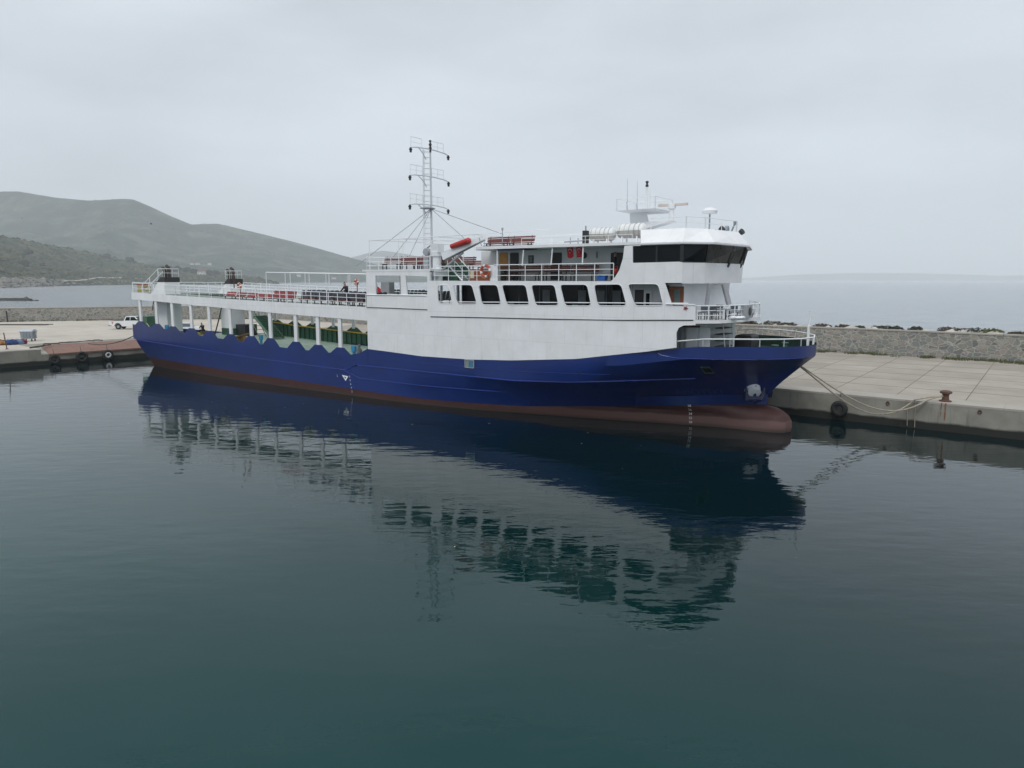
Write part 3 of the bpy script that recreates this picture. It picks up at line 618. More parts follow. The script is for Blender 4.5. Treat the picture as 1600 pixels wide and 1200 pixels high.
TILE=mat('clay_tiles',(.16,.075,.055),.9,.2,1)
p=nh(317,.56); house((p.x,p.y,p.z+1),17,10,5,TILE,'red roofed white house among trees on the saddle of the near headland')
for i,(x,v,w_,lb) in enumerate([(300,.17,11,'white house low on the far hill, leftmost of the pair above the red roofed house'),(327,.16,10,'white house low on the far hill right of the red roofed house'),(310,.20,13,'pale building highest of the small group on the far hill'),(467,.06,13,'pale building on the far shore left of the standing crew member'),(523,.06,15,'whitish building on the far shore beside the mast stay')]):
    p=fh(x,v); house((p.x,p.y,p.z+1),w_,8,4,MATS['scree_rock'] if i!=4 else TILE,lb,rz=.1*i)
# pale road on the headland
bm=B(); pts=[]
ROADM=mat('pale_gravel_road',(.45,.42,.37),1,.15,.3)
rd=[(96,.045),(108,.05),(120,.06),(135,.075),(150,.10),(165,.125),(180,.15),(195,.175),(210,.195),(222,.21)]
def nhs(x,v):
    fx=(x-XN[0])/(XN[1]-XN[0])*300; fv=v*60; i=int(fx); j=int(fv); a=fx-i; b_=fv-j; P=lambda i,j: Vector(gn[min(300,i)][min(60,j)])
    return P(i,j)*(1-a)*(1-b_)+P(i+1,j)*a*(1-b_)+P(i,j+1)*(1-a)*b_+P(i+1,j+1)*a*b_
rp=[]
for i in range(60):
    u=i/59*(len(rd)-1); k=min(len(rd)-2,int(u)); f=u-k; rp.append((rd[k][0]*(1-f)+rd[k+1][0]*f,rd[k][1]*(1-f)+rd[k+1][1]*f))
prev=None
for x,v in rp:
    a=nhs(x,v)+Vector((0,0,.9)); b_=nhs(x,v+.004)+Vector((0,0,1.6)); c=a.copy(); c.z-=4
    cur=[bm.verts.new(a),bm.verts.new(b_),bm.verts.new(c)]
    if prev: bm.faces.new((prev[0],cur[0],cur[1],prev[1])); bm.faces.new((prev[2],cur[2],cur[0],prev[0]))
    prev=cur
tag(ob('road',bm,ROADM),kind='structure')
# old breakwater rocks in the bay
def skerry(x,w_,h_,label,flat=False):
    p=G(x,470,0.0); t=thing('sea_rock',label,'rock',p,0,'rocks in the bay'); bm=B(); r=random.Random(x)
    if flat: box(bm,-w_/2,w_/2,-1.5,1.5,-.5,h_)
    n=int(w_/1.1)
    for i in range(n): rock(bm,(-w_/2+w_*(i+.5)/n,r.uniform(-1,1),h_*(.1 if flat else .2)),r.uniform(.8,1.3),h_*(.55 if not flat else .3),1,jit=.3,rnd=r)
    ob('boulders',bm,ROCKD,t)
skerry(4,20,1.2,'long low dark rock ledge at the left edge of the bay',True); skerry(33,8,1.7,'jagged dark rock in the middle of the bay rocks'); skerry(41,3,2.0,'pointed dark rock right of the jagged one'); skerry(54,3,.7,'small flat dark rock at the right end of the row')
# bird
p=GY(236,350,160); bd=thing('bird','small dark bird flying in front of the far hill','bird',p,.4); bm=B(); lathe(bm,[(.01,-.22),(.07,-.1),(.08,.05),(.03,.2),(.005,.25)],8,'X')
for sgn in (-1,1):
    v=[bm.verts.new(q) for q in ((-.06,sgn*.05,.02),(.10,sgn*.05,.02),(.06,sgn*.35,.25),(-.02,sgn*.62,.10),(-.1,sgn*.35,.22))]; bm.faces.new(v)
ob('body',bm,BLACK,bd)
# haze
bm=B(); box(bm,-10800,10800,-700,10600,-2.3,470)
hz=bpy.data.materials.new('sea_haze'); hz.use_nodes=True; nt=hz.node_tree; nt.nodes.clear(); o_=N(nt,'ShaderNodeOutputMaterial'); pv=N(nt,'ShaderNodeVolumePrincipled'); pv.inputs['Color'].default_value=(.96,.985,1,1); pv.inputs['Density'].default_value=.00019; pv.inputs['Anisotropy'].default_value=0.0
nt.links.new(pv.outputs[0],o_.inputs['Volume']); tag(ob('haze',bm,hz),'thin sea haze over the bay','haze',kind='stuff')
# ================================================================== YARD & QUAY OBJECTS
def at(name,p,label,cat,rz=0,group=None): return thing(name,label,cat,tuple(p),rz,group)
# dumpster
d=at('dumpster',G(45.5,533,1.69),'grey galvanised wheeled refuse container standing on the yard','dumpster',.12)
bm=B(); hexa(bm,[(-.58,-.42,.30),(.58,-.42,.30),(.58,.42,.30),(-.58,.42,.30)],[(-.70,-.54,1.15),(.70,-.54,1.15),(.70,.54,1.15),(-.70,.54,1.15)])
for x in (-.35,0,.35): box(bm,x-.03,x+.03,-.56,-.50,.4,1.1)
box(bm,-.75,.75,-.58,.58,1.151,1.2); ob('bin_body',bm,GALV,d)
bm=B()
for i in range(8):
    a0,a1=math.pi*i/8,math.pi*(i+1)/8; v=[bm.verts.new(p) for p in ((-.72,-.52*math.cos(a0),1.2+.24*math.sin(a0)),(.72,-.52*math.cos(a0),1.2+.24*math.sin(a0)),(.72,-.52*math.cos(a1),1.2+.24*math.sin(a1)),(-.72,-.52*math.cos(a1),1.2+.24*math.sin(a1)))]; bm.faces.new(v)
for sx in (-.72,.72): bm.faces.new([bm.verts.new((sx,-.52*math.cos(math.pi*i/8),1.2+.24*math.sin(math.pi*i/8))) for i in range(9)])
ob('lid',bm,mat('galvanised_lid',(.42,.47,.52),.45,.15,3,metal=.2),d)
for sx in (-1,1):
    for sy in (-1,1):
        bm=B(); tube(bm,(sx*.5-.04,sy*.36,.1),(sx*.5+.04,sy*.36,.1),.1,n=12); box(bm,sx*.5-.05,sx*.5+.05,sy*.36-.04,sy*.36+.04,.1,.32); ob('wheel',bm,RUBBER,d)
    bm=B(); box(bm,sx*.82-.05,sx*.82+.05,-.1,.1,.35,1.15); tube(bm,(sx*.7,0,1.0),(sx*.86,0,1.0),.04); ob('lifting_arm',bm,GALV,d)
# posts
def post(x,y,h,label,lean=0,m=RUST,r=.07):
    t=at('post',G(x,y),label,'post',0,'rusty posts at the left'); bm=B(); tube(bm,(0,0,-.1),(lean,0,h),r,n=8); tube(bm,(0,0,0),(0,0,.05),r*3,n=10); ob('shaft',bm,m,t)
    bm=B(); tube(bm,(lean*.62,0,h*.62),(lean*.66,0,h*.66),r*1.5,n=8); ob('collar',bm,RUST,t)
post(11,545.5,1.75,'thin leaning dark post nearest the water at the left edge',-.18,r=.05)
post(12,503,1.9,'thick dark post standing by the stone wall at left',-.05,BLACK,.11); post(.5,502,1.7,'dark post cut off by the left edge of the picture, by the wall',0,BLACK,.11)
# heaps of gear on the quay
def bag(x,y,w_,d_,h_,m,label,cat):
    t=at('net_pile' if cat=='net pile' else 'gear_bag',G(x,y),label,cat,.7); bm=B(); r=random.Random(int(x*5)+3)
    for i in range(9): rock(bm,(r.uniform(-w_,w_)*.35,r.uniform(-d_,d_)*.3,h_*.35),h_*r.uniform(.45,.8),.85,2,jit=.12,rnd=r)
    ob('bundle',bm,m,t,smooth=True)
    bm=B(); tube(bm,(-w_*.35,-d_*.3,h_*.5),(w_*.35,-d_*.2,h_*.6),.04,n=5); tube(bm,(0,-d_*.3,.1),(.1,-d_*.1,h_*.95),.03,n=5); ob('rope',bm,DROPE,t)
bag(1,539,1.0,.8,.6,CLOTHD,'black net heap cut off by the left edge','net pile'); bag(5,539,.9,.7,.55,mat('orange_brown_net',(.30,.15,.05),.9,.3,5),'orange brown net pile left of the leaning post','net pile')
bag(17,538.5,1.4,.8,.6,mat('navy_net',(.02,.05,.15),.9,.3,5),'dark blue net pile right of the leaning post','net pile'); bag(25,538,1.3,.8,.55,mat('pale_blue_sack',(.10,.17,.28),.9,.3,4),'blue sack between two darker bundles','bag')
bag(31,537.5,1.0,.7,.55,mat('maroon_net',(.14,.02,.03),.9,.3,5),'dark red bundle at the right end of the gear row','bag')
bm=B(); p=G(26,508); box(bm,p.x-5,p.x+5,p.y-.35,p.y+.35,1.69,1.86); box(bm,p.x-3,p.x+5,p.y+1.2,p.y+1.5,1.69,1.80); tag(ob('timber_beam',bm,DROPE),'long dark timbers lying before the stone wall at left','timber')
# tyres along the quays
def tyre(loc,rz,label,white=False,R_=.55):
    t=thing('tyre_fender',label,'tyre',loc,rz,'tyres hung on the quay as fenders'); bm=B(); torus(bm,(0,0,0),R_-.17,.17,'Y',28,10); ob('tyre',bm,RUBBER,t,smooth=True)
    bm=B(); tube(bm,(0,.05,R_-.15),(0,.25,1.1),.025,n=5); ob('hanging_rope',bm,DROPE,t)
    if white: bm=B(); torus(bm,(0,-.10,.02),.24,.09,'Y',22,8); ob('white_ring',bm,mat('white_rubber',(.6,.6,.58),.6,.1,4),t,smooth=True)
aL=math.atan2(LD.y,LD.x); aR=math.atan2(RD.y,RD.x)
def lp(x,z,o=.24):
    # point on the left edge seen at column x
    u=(x-800)/FPX/(cP-(-.035)*sP); k=(u*CO.y-CO.x)/(LD.x-u*LD.y); q=l2(k)-inl*o; return (q.x,q.y,z)
def rpnt(x,z,o=.26):
    u=(x-800)/FPX/(cP-.03*sP); k=(u*CO.y-CO.x)/(RD.x-u*RD.y); q=r2(k)-nrm*o; return (q.x,q.y,z)
tyre(lp(84,.55),aL+math.pi,'black tyre fender on the left quay, leftmost of three'); tyre(lp(127,.6),aL+math.pi,'large black tyre fender, middle of the three on the left quay',R_=.62); tyre(lp(168,.6),aL+math.pi,'black tyre fender with a white ring inside, nearest the stern',white=True,R_=.6)
tyre(rpnt(1313,.78),aR,'black tyre fender hanging on the right quay behind the mooring rope',R_=.52)
# bollard
bp_=G(1477,627,1.72); b_=at('bollard',bp_,'rusty mooring bollard with ropes on the right quay edge','bollard')
bm=B(); lathe(bm,[(.34,0),(.34,.05),(.20,.10),(.17,.36),(.22,.46),(.33,.50),(.33,.60),(.20,.66),(.02,.67)],18); ob('bollard_body',bm,RUST,b_,smooth=True)
bm=B(); q=r2(0); 
sr=mat('rust_stain',(.22,.10,.05),.9,.3,3)
for dx,w_,l_ in ((-.14,.07,.6),(.06,.10,.8)):
    k=(Vector((bp_.x,bp_.y))-CO).dot(RD)+dx; a=r2(k)-nrm*.03; c=r2(k+w_)-nrm*.03
    bm.faces.new([bm.verts.new(v) for v in ((a.x-bp_.x,a.y-bp_.y,-.01),(c.x-bp_.x,c.y-bp_.y,-.01),(c.x-bp_.x-.03,c.y-bp_.y+.02,-.55),(a.x-bp_.x+.02,a.y-bp_.y-.02,-.55))])
    a=r2(k)-nrm*.028; c=r2(k+w_)-nrm*.028
    bm.faces.new([bm.verts.new(v) for v in ((a.x-bp_.x,a.y-bp_.y,-.56),(c.x-bp_.x,c.y-bp_.y,-.56),(c.x-bp_.x-.03,c.y-bp_.y+.02,-.25-l_),(a.x-bp_.x+.02,a.y-bp_.y-.02,-.25-l_))])
ob('rust_streaks',bm,sr,b_)
# ring bolts and drain holes on the quay face
for x in (1387,1532):
    p=rpnt(x,1.38,.05); bm=B(); torus(bm,(0,0,0),.09,.025,'Y',14,6); box(bm,-.07,.07,0,.04,.02,.14); o=ob('mooring_ring',bm,RUST,smooth=False); o.location=p; o.rotation_euler=(0,0,aR); tag(o,'rusty ring bolt on the quay face %s the bollard'%('left of' if x<1400 else 'right of'),'mooring ring','ring bolts on the quay face')
# mooring ropes
def rope(a,b,sag,label,m=ROPE,r=.045,n=26,mid=None):
    a=Vector(a);b=Vector(b); pts=[]
    for i in range(n+1):
        u=i/n; p=a.lerp(b,u); p.z-=sag*4*u*(1-u)*(1 if mid is None else (1+mid*(u-.5))); pts.append(p)
    o=thing('mooring_rope',label,'rope',tuple(b)); bm=B(); path(bm,[p-b for p in pts],r,6); ob('line',bm,m,o,smooth=True); return o
bow=W(*Q(1250,571,5.9)); top=Vector((bp_.x,bp_.y,bp_.z+.33)); kb=(Vector((top.x,top.y))-CO).dot(RD)
def rope2(dk,low,off_,label,a_off,r=.045):
    e=r2(kb-dk)-nrm*off_; e=Vector((e.x,e.y,1.80)); a=bow+Vector(a_off); pts=[]
    for i in range(30):
        u=i/29; p=a.lerp(e,u); p.z-=low*4*u*(1-u)*(.55+.9*u); pts.append(p)
    pts+=[e+(top-e)*.5+Vector((0,0,.05)),top]
    o=thing('mooring_rope',label,'rope',tuple(top)); bm=B(); path(bm,[p-top for p in pts],r,6); ob('line',bm,ROPE,o,smooth=True)
rope2(.9,1.25,.18,'upper pale mooring rope sagging from the bow to the rusty bollard',(0,0,0))
rope2(1.5,1.50,.30,'lower mooring rope sagging beneath the upper one to the bollard',(.02,.1,-.05))
p=rpnt(1420,1.7,.12)
for x,l,lb in ((1419,1.55,'shorter thin cord hanging down the quay face'),(1431,1.6,'thin cord hanging beside another just left of the bollard')):
    p=rpnt(x,1.68,.15); bm=B(); path(bm,[(0,.3,.03),(0,0,.02),(0,-.02,-.8),(.05,-.02,-l)],.02,5); o=ob('hanging_cord',bm,ROPE); o.location=p; tag(o,lb,'rope')
stern=W(-.3,.3,3.4)
g1=lp(138,1.75,-.5); rope(stern,(g1[0]-1,g1[1]+2.2,1.8),.5,'dark stern mooring rope running to the left quay',DROPE,.05)
bm=B(); r=random.Random(4)
g2=Vector(lp(62,1.76,-1.9)); g3=Vector(lp(105,1.73,-5.5)); pts=[g2.lerp(g3,i/14)+Vector((r.uniform(-.3,.3),r.uniform(-.3,.3),r.uniform(0,.06))) for i in range(15)]; path(bm,pts,.09,6); tag(ob('rope_on_quay',bm,DROPE),'thick dark rope lying across the quay beside the rusty plate','rope')
bm=B(); g3=Vector(lp(100,1.72,-6.5)); g4=Vector(lp(195,1.75,-7)); pts=[g3.lerp(g4,i/14)+Vector((r.uniform(-.5,.5),r.uniform(-.5,.5),r.uniform(0,.05))) for i in range(15)]; path(bm,pts,.07,6); tag(ob('rope_on_quay',bm,DROPE),'dark rope lying along the inner side of the rusty plate','rope')
# pickup truck
def truck():
    t=at('pickup_truck',G(208,514,1.69),'white double cab pickup parked on the yard behind the stern','pickup truck',.10)
    WP=mat('white_car_paint',(.70,.72,.74),.3,.04,2,coat=.5); GW=GLASS
    L0,L1,w=-2.65,2.65,.90
    # lower body with wheel arches, as a plate in the x-z plane on each side plus shell
    def arch(cx): return [(cx+.47*math.cos(a),.42+.47*math.sin(a)) for a in [math.pi*k/10 for k in range(11)]]
    side=[(L0,.62),(L0,1.12),(-.75,1.14),(1.15,1.14),(2.45,1.02),(L1,.88),(L1,.45)]+[(p[0],max(.36,p[1])) for p in arch(1.62)]+[(p[0],max(.40,p[1])) for p in arch(-1.55)]
    bm=B(); plate(bm,side,[],-w,w)
    # bed opening: dark tray
    o=ob('body',bm,WP,t); bm=B(); box(bm,L0+.12,-.85,-w+.08,w-.08,1.13,1.16); ob('load_bed',bm,BLACK,t)
    bm=B(); hexa(bm,[(-.80,-w+.02,1.14),(1.28,-w+.02,1.14),(1.28,w-.02,1.14),(-.80,w-.02,1.14)],[(-.55,-w+.17,1.74),(.62,-w+.17,1.74),(.62,w-.17,1.74),(-.55,w-.17,1.74)]); ob('cab',bm,WP,t)
    for s in (-1,1):
        for x0,x1,u0,u1 in ((-.62,.02,-.46,.0),(.10,.98,.08,.58)):
            yb,yt=s*(w-.015),s*(w-.15); bm=B(); hexa(bm,[(x0,yb-.02*s,1.2),(x1,yb-.02*s,1.2),(x1,yb+.012*s,1.2),(x0,yb+.012*s,1.2)],[(u0,yt-.02*s,1.66),(u1,yt-.02*s,1.66),(u1,yt+.012*s,1.66),(u0,yt+.012*s,1.66)]); ob('side_window',bm,GW,t)
    bm=B(); hexa(bm,[(1.25,-.8,1.17),(1.31,-.8,1.17),(1.31,.8,1.17),(1.25,.8,1.17)],[(.62,-.66,1.70),(.68,-.66,1.70),(.68,.66,1.70),(.62,.66,1.70)]); ob('windscreen',bm,GW,t)
    bm=B(); hexa(bm,[(-.83,-.7,1.22),(-.76,-.7,1.22),(-.76,.7,1.22),(-.83,.7,1.22)],[(-.60,-.6,1.66),(-.55,-.6,1.66),(-.55,.6,1.66),(-.60,.6,1.66)]); ob('rear_window',bm,GW,t)
    for cx in (1.62,-1.55):
        for s in (-1,1):
            bm=B(); torus(bm,(0,0,0),.27,.12,'Y',24,8); wo=ob('wheel',bm,RUBBER,t,smooth=True); wo.location=(cx,s*.80,.39); bm=B(); tube(bm,(0,-.07,0),(0,.07,0),.22,n=16); r_=ob('rim',bm,GALV,wo)
    bm=B(); box(bm,L0-.14,L0+.05,-.85,.85,.48,.62); tube(bm,(L0-.13,-.9,.60),(L0-.13,.9,.60),.04); ob('rear_bumper',bm,GALV,t)
    bm=B(); box(bm,L1-.05,L1+.12,-.88,.88,.42,.66); ob('front_bumper',bm,GREY,t)
    for s in (-1,1):
        bm=B(); box(bm,L0-.02,L0+.06,s*.74-.12,s*.74+.12,.78,1.06); ob('tail_light',bm,REDP,t)
        bm=B(); box(bm,L1-.1,L1+.02,s*.68-.2,s*.68+.2,.74,.92); ob('headlight',bm,GALV,t)
        bm=B(); box(bm,1.0,1.15,s*1.02-.1,s*1.02+.1,1.2,1.38); ob('mirror',bm,BLACK,t)
    for s in (-1,1):
        bm=B(); plate(bm,[(-2.42,1.0),(-2.05,1.0),(-2.15,.92),(-2.22,.74),(-2.32,.74),(-2.26,.92)],[],s*(w+.004),s*(w+.010)); ob('red_decal',bm,REDP,t)
    bm=B(); 
    for s in (-1,1): tube(bm,(-.75,s*.6,1.15),(-.75,s*.6,1.6),.04)
    tube(bm,(-.75,-.6,1.6),(-.75,.6,1.6),.04); ob('roll_bar',bm,BLACK,t); t.scale=(1.1,1.1,1.1)
truck()
def car():
    t=at('parked_car',G(292,521,1.69),'small pale car on the yard seen between the funnel casing and a pillar','car',.25)
    WP=MATS['white_car_paint']; w=.82; side=[(-2.0,.32),(-2.02,.80),(-1.85,.95),(1.0,.95),(1.85,.80),(1.98,.55),(1.95,.30)]
    bm=B(); plate(bm,rounded(side,.12,3),[],-w,w); ob('body',bm,WP,t)
    bm=B(); hexa(bm,[(-1.75,-w+.04,.95),(1.05,-w+.04,.95),(1.05,w-.04,.95),(-1.75,w-.04,.95)],[(-1.35,-w+.18,1.42),(.35,-w+.18,1.42),(.35,w-.18,1.42),(-1.35,w-.18,1.42)]); ob('glasshouse',bm,mat('blue_grey_glass',(.08,.12,.15),.2,.2,2),t)
    bm=B(); hexa(bm,[(-1.38,-w+.16,1.423),(.38,-w+.16,1.423),(.38,w-.16,1.423),(-1.38,w-.16,1.423)],[(-1.3,-w+.24,1.48),(.28,-w+.24,1.48),(.28,w-.24,1.48),(-1.3,w-.24,1.48)]); ob('roof',bm,WP,t)
    for cx in (-1.25,1.28):
        for s in (-1,1):
            bm=B(); torus(bm,(0,0,0),.20,.10,'Y',20,8); wo=ob('wheel',bm,RUBBER,t,smooth=True); wo.location=(cx,s*.76,.30); bm=B(); tube(bm,(0,-.05,0),(0,.05,0),.17,n=14); ob('rim',bm,GALV,wo)
    for s in (-1,1):
        bm=B(); box(bm,1.86,1.97,s*.6-.15,s*.6+.15,.60,.74); ob('headlight',bm,GALV,t); bm=B(); box(bm,-2.03,-1.94,s*.65-.1,s*.65+.1,.62,.80); ob('tail_light',bm,REDP,t)
car()
# ================================================================== FERRY
ferry=thing('ferry','long blue and white car ferry with a tall lattice mast moored along the quay','ferry',(OX,OY,0),-A)
CL=6.0      # centre line
def F(name,bm,m,parent=None,**k): return ob(name,bm,m,parent or ferry,**k)
STEMZ=[(-1.4,63.2),(-.4,64.1),(.35,64.25),(.75,64.2),(1.08,63.95),(1.36,63.4),(1.47,62.75),(1.85,62.5),(2.9,63.45),(4.06,64.66),(4.62,65.3),(5.4,65.3)]
W0=[(0,0),(.15,.45),(.5,.75),(1.1,.95),(2,1.0),(4,1.2),(7,1.9),(11,3.1),(16,4.3),(20,5.2),(24,5.75),(28,6)]
W13=[(0,0),(.2,.3),(.8,.55),(2,.85),(3.5,1.4),(6.5,2.5),(10.5,3.9),(13.5,4.7),(18,5.6),(22,5.9),(26,6)]
W16=[(0,0),(2,.95),(5,2.3),(9,3.9),(13,4.9),(18,5.65),(24,6)]
WK=[(0,0),(1.5,1.6),(4,3.4),(7,5.0),(10,5.7),(14,5.97),(18,6)]
WT_=[(0,0),(.25,1.3),(.9,2.5),(2.0,3.8),(3.8,5.0),(6.3,5.75),(9.3,6)]
ZK=[(-.6,2.84),(10,2.45),(20,2.2),(30,2.15),(36,2.42),(48,2.44),(57,3.08),(60,3.3),(64.5,3.6)]
ZB=[(-1,1.02),(10,.84),(26,.62),(40,.42),(48,.52),(54,.95),(60,1.42),(64,1.55)]
ZS=[(-.6,4.37),(4.8,4.20),(10.5,3.82),(17.7,3.54),(24,3.32),(27.4,3.26),(33.6,3.20),(34.5,3.79),(36.9,3.73),(40,3.6),(44.5,3.65),(48,3.82),(52.8,4.22),(55.4,4.62),(58,5.0),(60.3,5.30),(62.5,5.34),(65.3,5.28)]
ZC=lambda s: lerp([(-.6,4.0),(30,3.0),(34.5,3.3),(48,3.4),(56,4.0),(58.5,4.42),(60,4.60),(65.3,4.62)],s)
def hb(s,z):
    sm=lerp(STEMZ,z); w=max(0,sm-s); zk=lerp(ZK,min(s,64.5))
    lv=[(-1.4,lerp(W0,w)*.8),(0,lerp(W0,w)),(.9,lerp(W0,w)*.75+lerp(W13,w)*.25),(1.3,lerp(W13,w)),(1.62,lerp(W16,w)),(max(zk,2.0),lerp(WK,w)),(max(ZC(s),zk+.3),lerp(WT_,w))]
    b=lerp(lv,z)
    if s<20 and z<2.6: b-= (2.6-z)*.52*((1-max(s,0)/20)**1.6)
    return max(0,b)
def smin(z): return -.6+(4.4-z)*.30
def surf(s,z,out=0.0): return (s,CL-hb(s,z)-out,z)
def hull():
    bm=B(); rows=[]
    def add(fn,mi): rows.append((fn,mi))
    add(lambda s:-1.4,1); 
    for f in (0,.2,.42,.62,.78,.88,.95,1.0): add((lambda f: lambda s: lerp(ZB,s)*f)(f),1)
    n_red=len(rows)-1
    for f in (.33,.66,1.0): add((lambda f: lambda s: lerp(ZB,s)+(lerp(ZK,s)-lerp(ZB,s))*f)(f),0)
    for f in (.5,1.0): add((lambda f: lambda s: lerp(ZK,s)+(ZC(s)-lerp(ZK,s))*f)(f),0)
    add(lambda s: lerp(ZS,s),0)
    ns=150; gr=[]
    for fn,_ in rows:
        # stem end for this row
        sm=64.0
        for _i in range(12): sm=.5*sm+.5*lerp(STEMZ,fn(sm))
        s0=smin(fn(0)); st=[];pt=[]
        for i in range(ns+1):
            u=i/ns; e=1-(1-u)**1.8; s=s0+(sm-s0)*(u*.55+e*.45) if True else 0
            z=fn(s); b=hb(s,z) if i<ns else 0.0; zp=min(z,lerp([(-1,2.78),(5.9,2.72),(6.1,9)],s)); bp_=hb(s,zp)
            st.append(bm.verts.new((s,CL-b,z))); pt.append(st[-1] if i==ns else bm.verts.new((s,CL+bp_,zp)))
        gr.append((st,pt))
    for k in range(len(gr)-1):
        mi=1 if k<n_red else 0
        for side in (0,1):
            a,b=gr[k][side],gr[k+1][side]
            for i in range(ns):
                vs=[a[i],a[i+1],b[i+1],b[i]]
                f=bm.faces.new(vs); f.material_index=mi
        f=bm.faces.new((gr[k][0][0],gr[k+1][0][0],gr[k+1][1][0],gr[k][1][0])); f.material_index=mi
    bm.faces.new([v for v in gr[0][0]]+[v for v in gr[0][1][:-1]][::-1]).material_index=1
    return F('hull',bm,[BLUE,RED],smooth=True,sharp=22)
HULL=hull()
# rubbing strakes conformed to the plating
def strake(name,pts,r=.045,m=BLUE,par=None,side=1):
    bm=B(); P=[]
    for (s0,z0),(s1,z1) in zip(pts,pts[1:]):
        n=max(1,int(abs(s1-s0)/.6))
        for i in range(n): u=i/n; s=s0+(s1-s0)*u; z=z0+(z1-z0)*u; P.append((s,z))
    P.append(pts[-1]); path(bm,[surf(s,z,.01) for s,z in P],r,5); return F(name,bm,m,par or HULL,smooth=True)
SB=mat('blue_strake_paint',(.022,.048,.25),.35,.15,.8)
strake('rubbing_strake',[(-.2,2.84),(10,2.47),(20,2.17),(30.9,1.98),(31.7,1.97),(33.3,2.46),(40,2.46),(48,2.46),(52,2.66),(57,3.1),(59.5,3.24)],.045,SB)
strake('rubbing_strake',[(31.7,1.97),(32.6,1.7),(33.6,1.45),(40,1.42),(46,1.5),(51.5,1.62)],.035,SB)
strake('bulwark_seam',[(57.6,5.1),(58.3,4.75),(59.2,4.62),(60.5,4.62),(63,4.62),(65,4.62)],.022,SB)
strake('plate_seam',[(40,3.1),(48,3.1),(55,3.35)],.012,SB)
# lettering and marks, laid on the plating
def mark(name,txt,s,z,size,m,par=HULL,vert=False,out=.025,leftz=0):
    bm=B(); textmesh(bm,txt,size,lambda x,y:surf(s+x,z+y,out)); return F(name,bm,m,par)
MARKW=mat('white_marking_paint',(.78,.78,.78),.6,.08,3)
BLUEL=mat('raised_blue_letters',(.035,.065,.23),.35,.1,2)
mark('name_lettering','AHOYSKI',58.0,2.05,.60,BLUEL)
for i,tx in enumerate(('28','26','24','22','20')): 
    mark('draught_mark',tx,Q(1078,660,3.6)[0]-.35,1.22-i*.27,.20,MARKW)
p=Q(546,600,0)
for i,tx in enumerate(('3','8','6','4','2')): mark('draught_mark',tx,Q(546,600)[0]+i*.06,1.42-i*.29,.22,MARKW)
p=Q(527,594); mark('load_line_mark','L',p[0],1.36,.28,MARKW)
bm=B(); c=Q(539,594)[0]
plate_pts=[(c-.32,1.56),(c+.42,1.50),(c+.1,1.10)]
for ring in [(plate_pts,[(c-.08,1.44),(c+.18,1.42),(c+.07,1.27)])]:
    T=[surf(a,b,.02) for a,b in ring[0]]; U=[surf(a,b,.02) for a,b in ring[1]]; a=[bm.verts.new(v) for v in T]; b=[bm.verts.new(v) for v in U]
    for i in range(3): bm.faces.new((a[i],a[(i+1)%3],b[(i+1)%3],b[i]))
F('load_line_mark',bm,MARKW,HULL)
bm=B(); q=Q(1136,627,4.3); v=[bm.verts.new(surf(a,b,.03)) for a,b in ((q[0]-.35,1.62),(q[0]+.12,1.62),(q[0]+.08,1.95))]; bm.faces.new(v); F('thruster_mark',bm,MARKW,HULL)
# side recess ports
def hullport(x0,y0,x1,y1,t,m,label=None):
    a=Q(x0,y0,t);b=Q(x1,y1,t); bm=B(); s0,s1,z1,z0=a[0],b[0],a[2],b[2]; o=.03; 
    P=lambda s,z,oo: surf(s,z,oo)
    hexa(bm,[P(s0,z0,.03),P(s1,z0,.03),P(s1,z0,-.05),P(s0,z0,-.05)],[P(s0,z1,.03),P(s1,z1,.03),P(s1,z1,-.05),P(s0,z1,-.05)]); o=F('side_port',bm,m,HULL)
    bm=B(); c=[P(s0,z0,.05),P(s1,z0,.05),P(s1,z1,.05),P(s0,z1,.05)]
    for i in range(4): tube(bm,c[i],c[(i+1)%4],.03,n=5)
    F('port_frame',bm,GREY if label is None else label,HULL); return o
hullport(727,562,741,575,0,mat('pale_port_interior',(.20,.24,.24),.8,.3,3)); 
bm=B(); a=Q(735,568);  box(bm,a[0]-.1,a[0]+.35,-.06,-.035,a[2]-.25,a[2]+.2); F('port_drum',bm,mat('dull_cyan_drum',(.05,.17,.28),.6,.2,3),HULL)
hullport(1091,575,1102,587,1.0,BLACK,DGREEN)
bm=B(); a=Q(906,584); o=surf(a[0],a[2],.0); lathe(bm,[(.07,-.03),(.07,.02)],10,'Y',o); F('scupper',bm,BLACK,HULL)
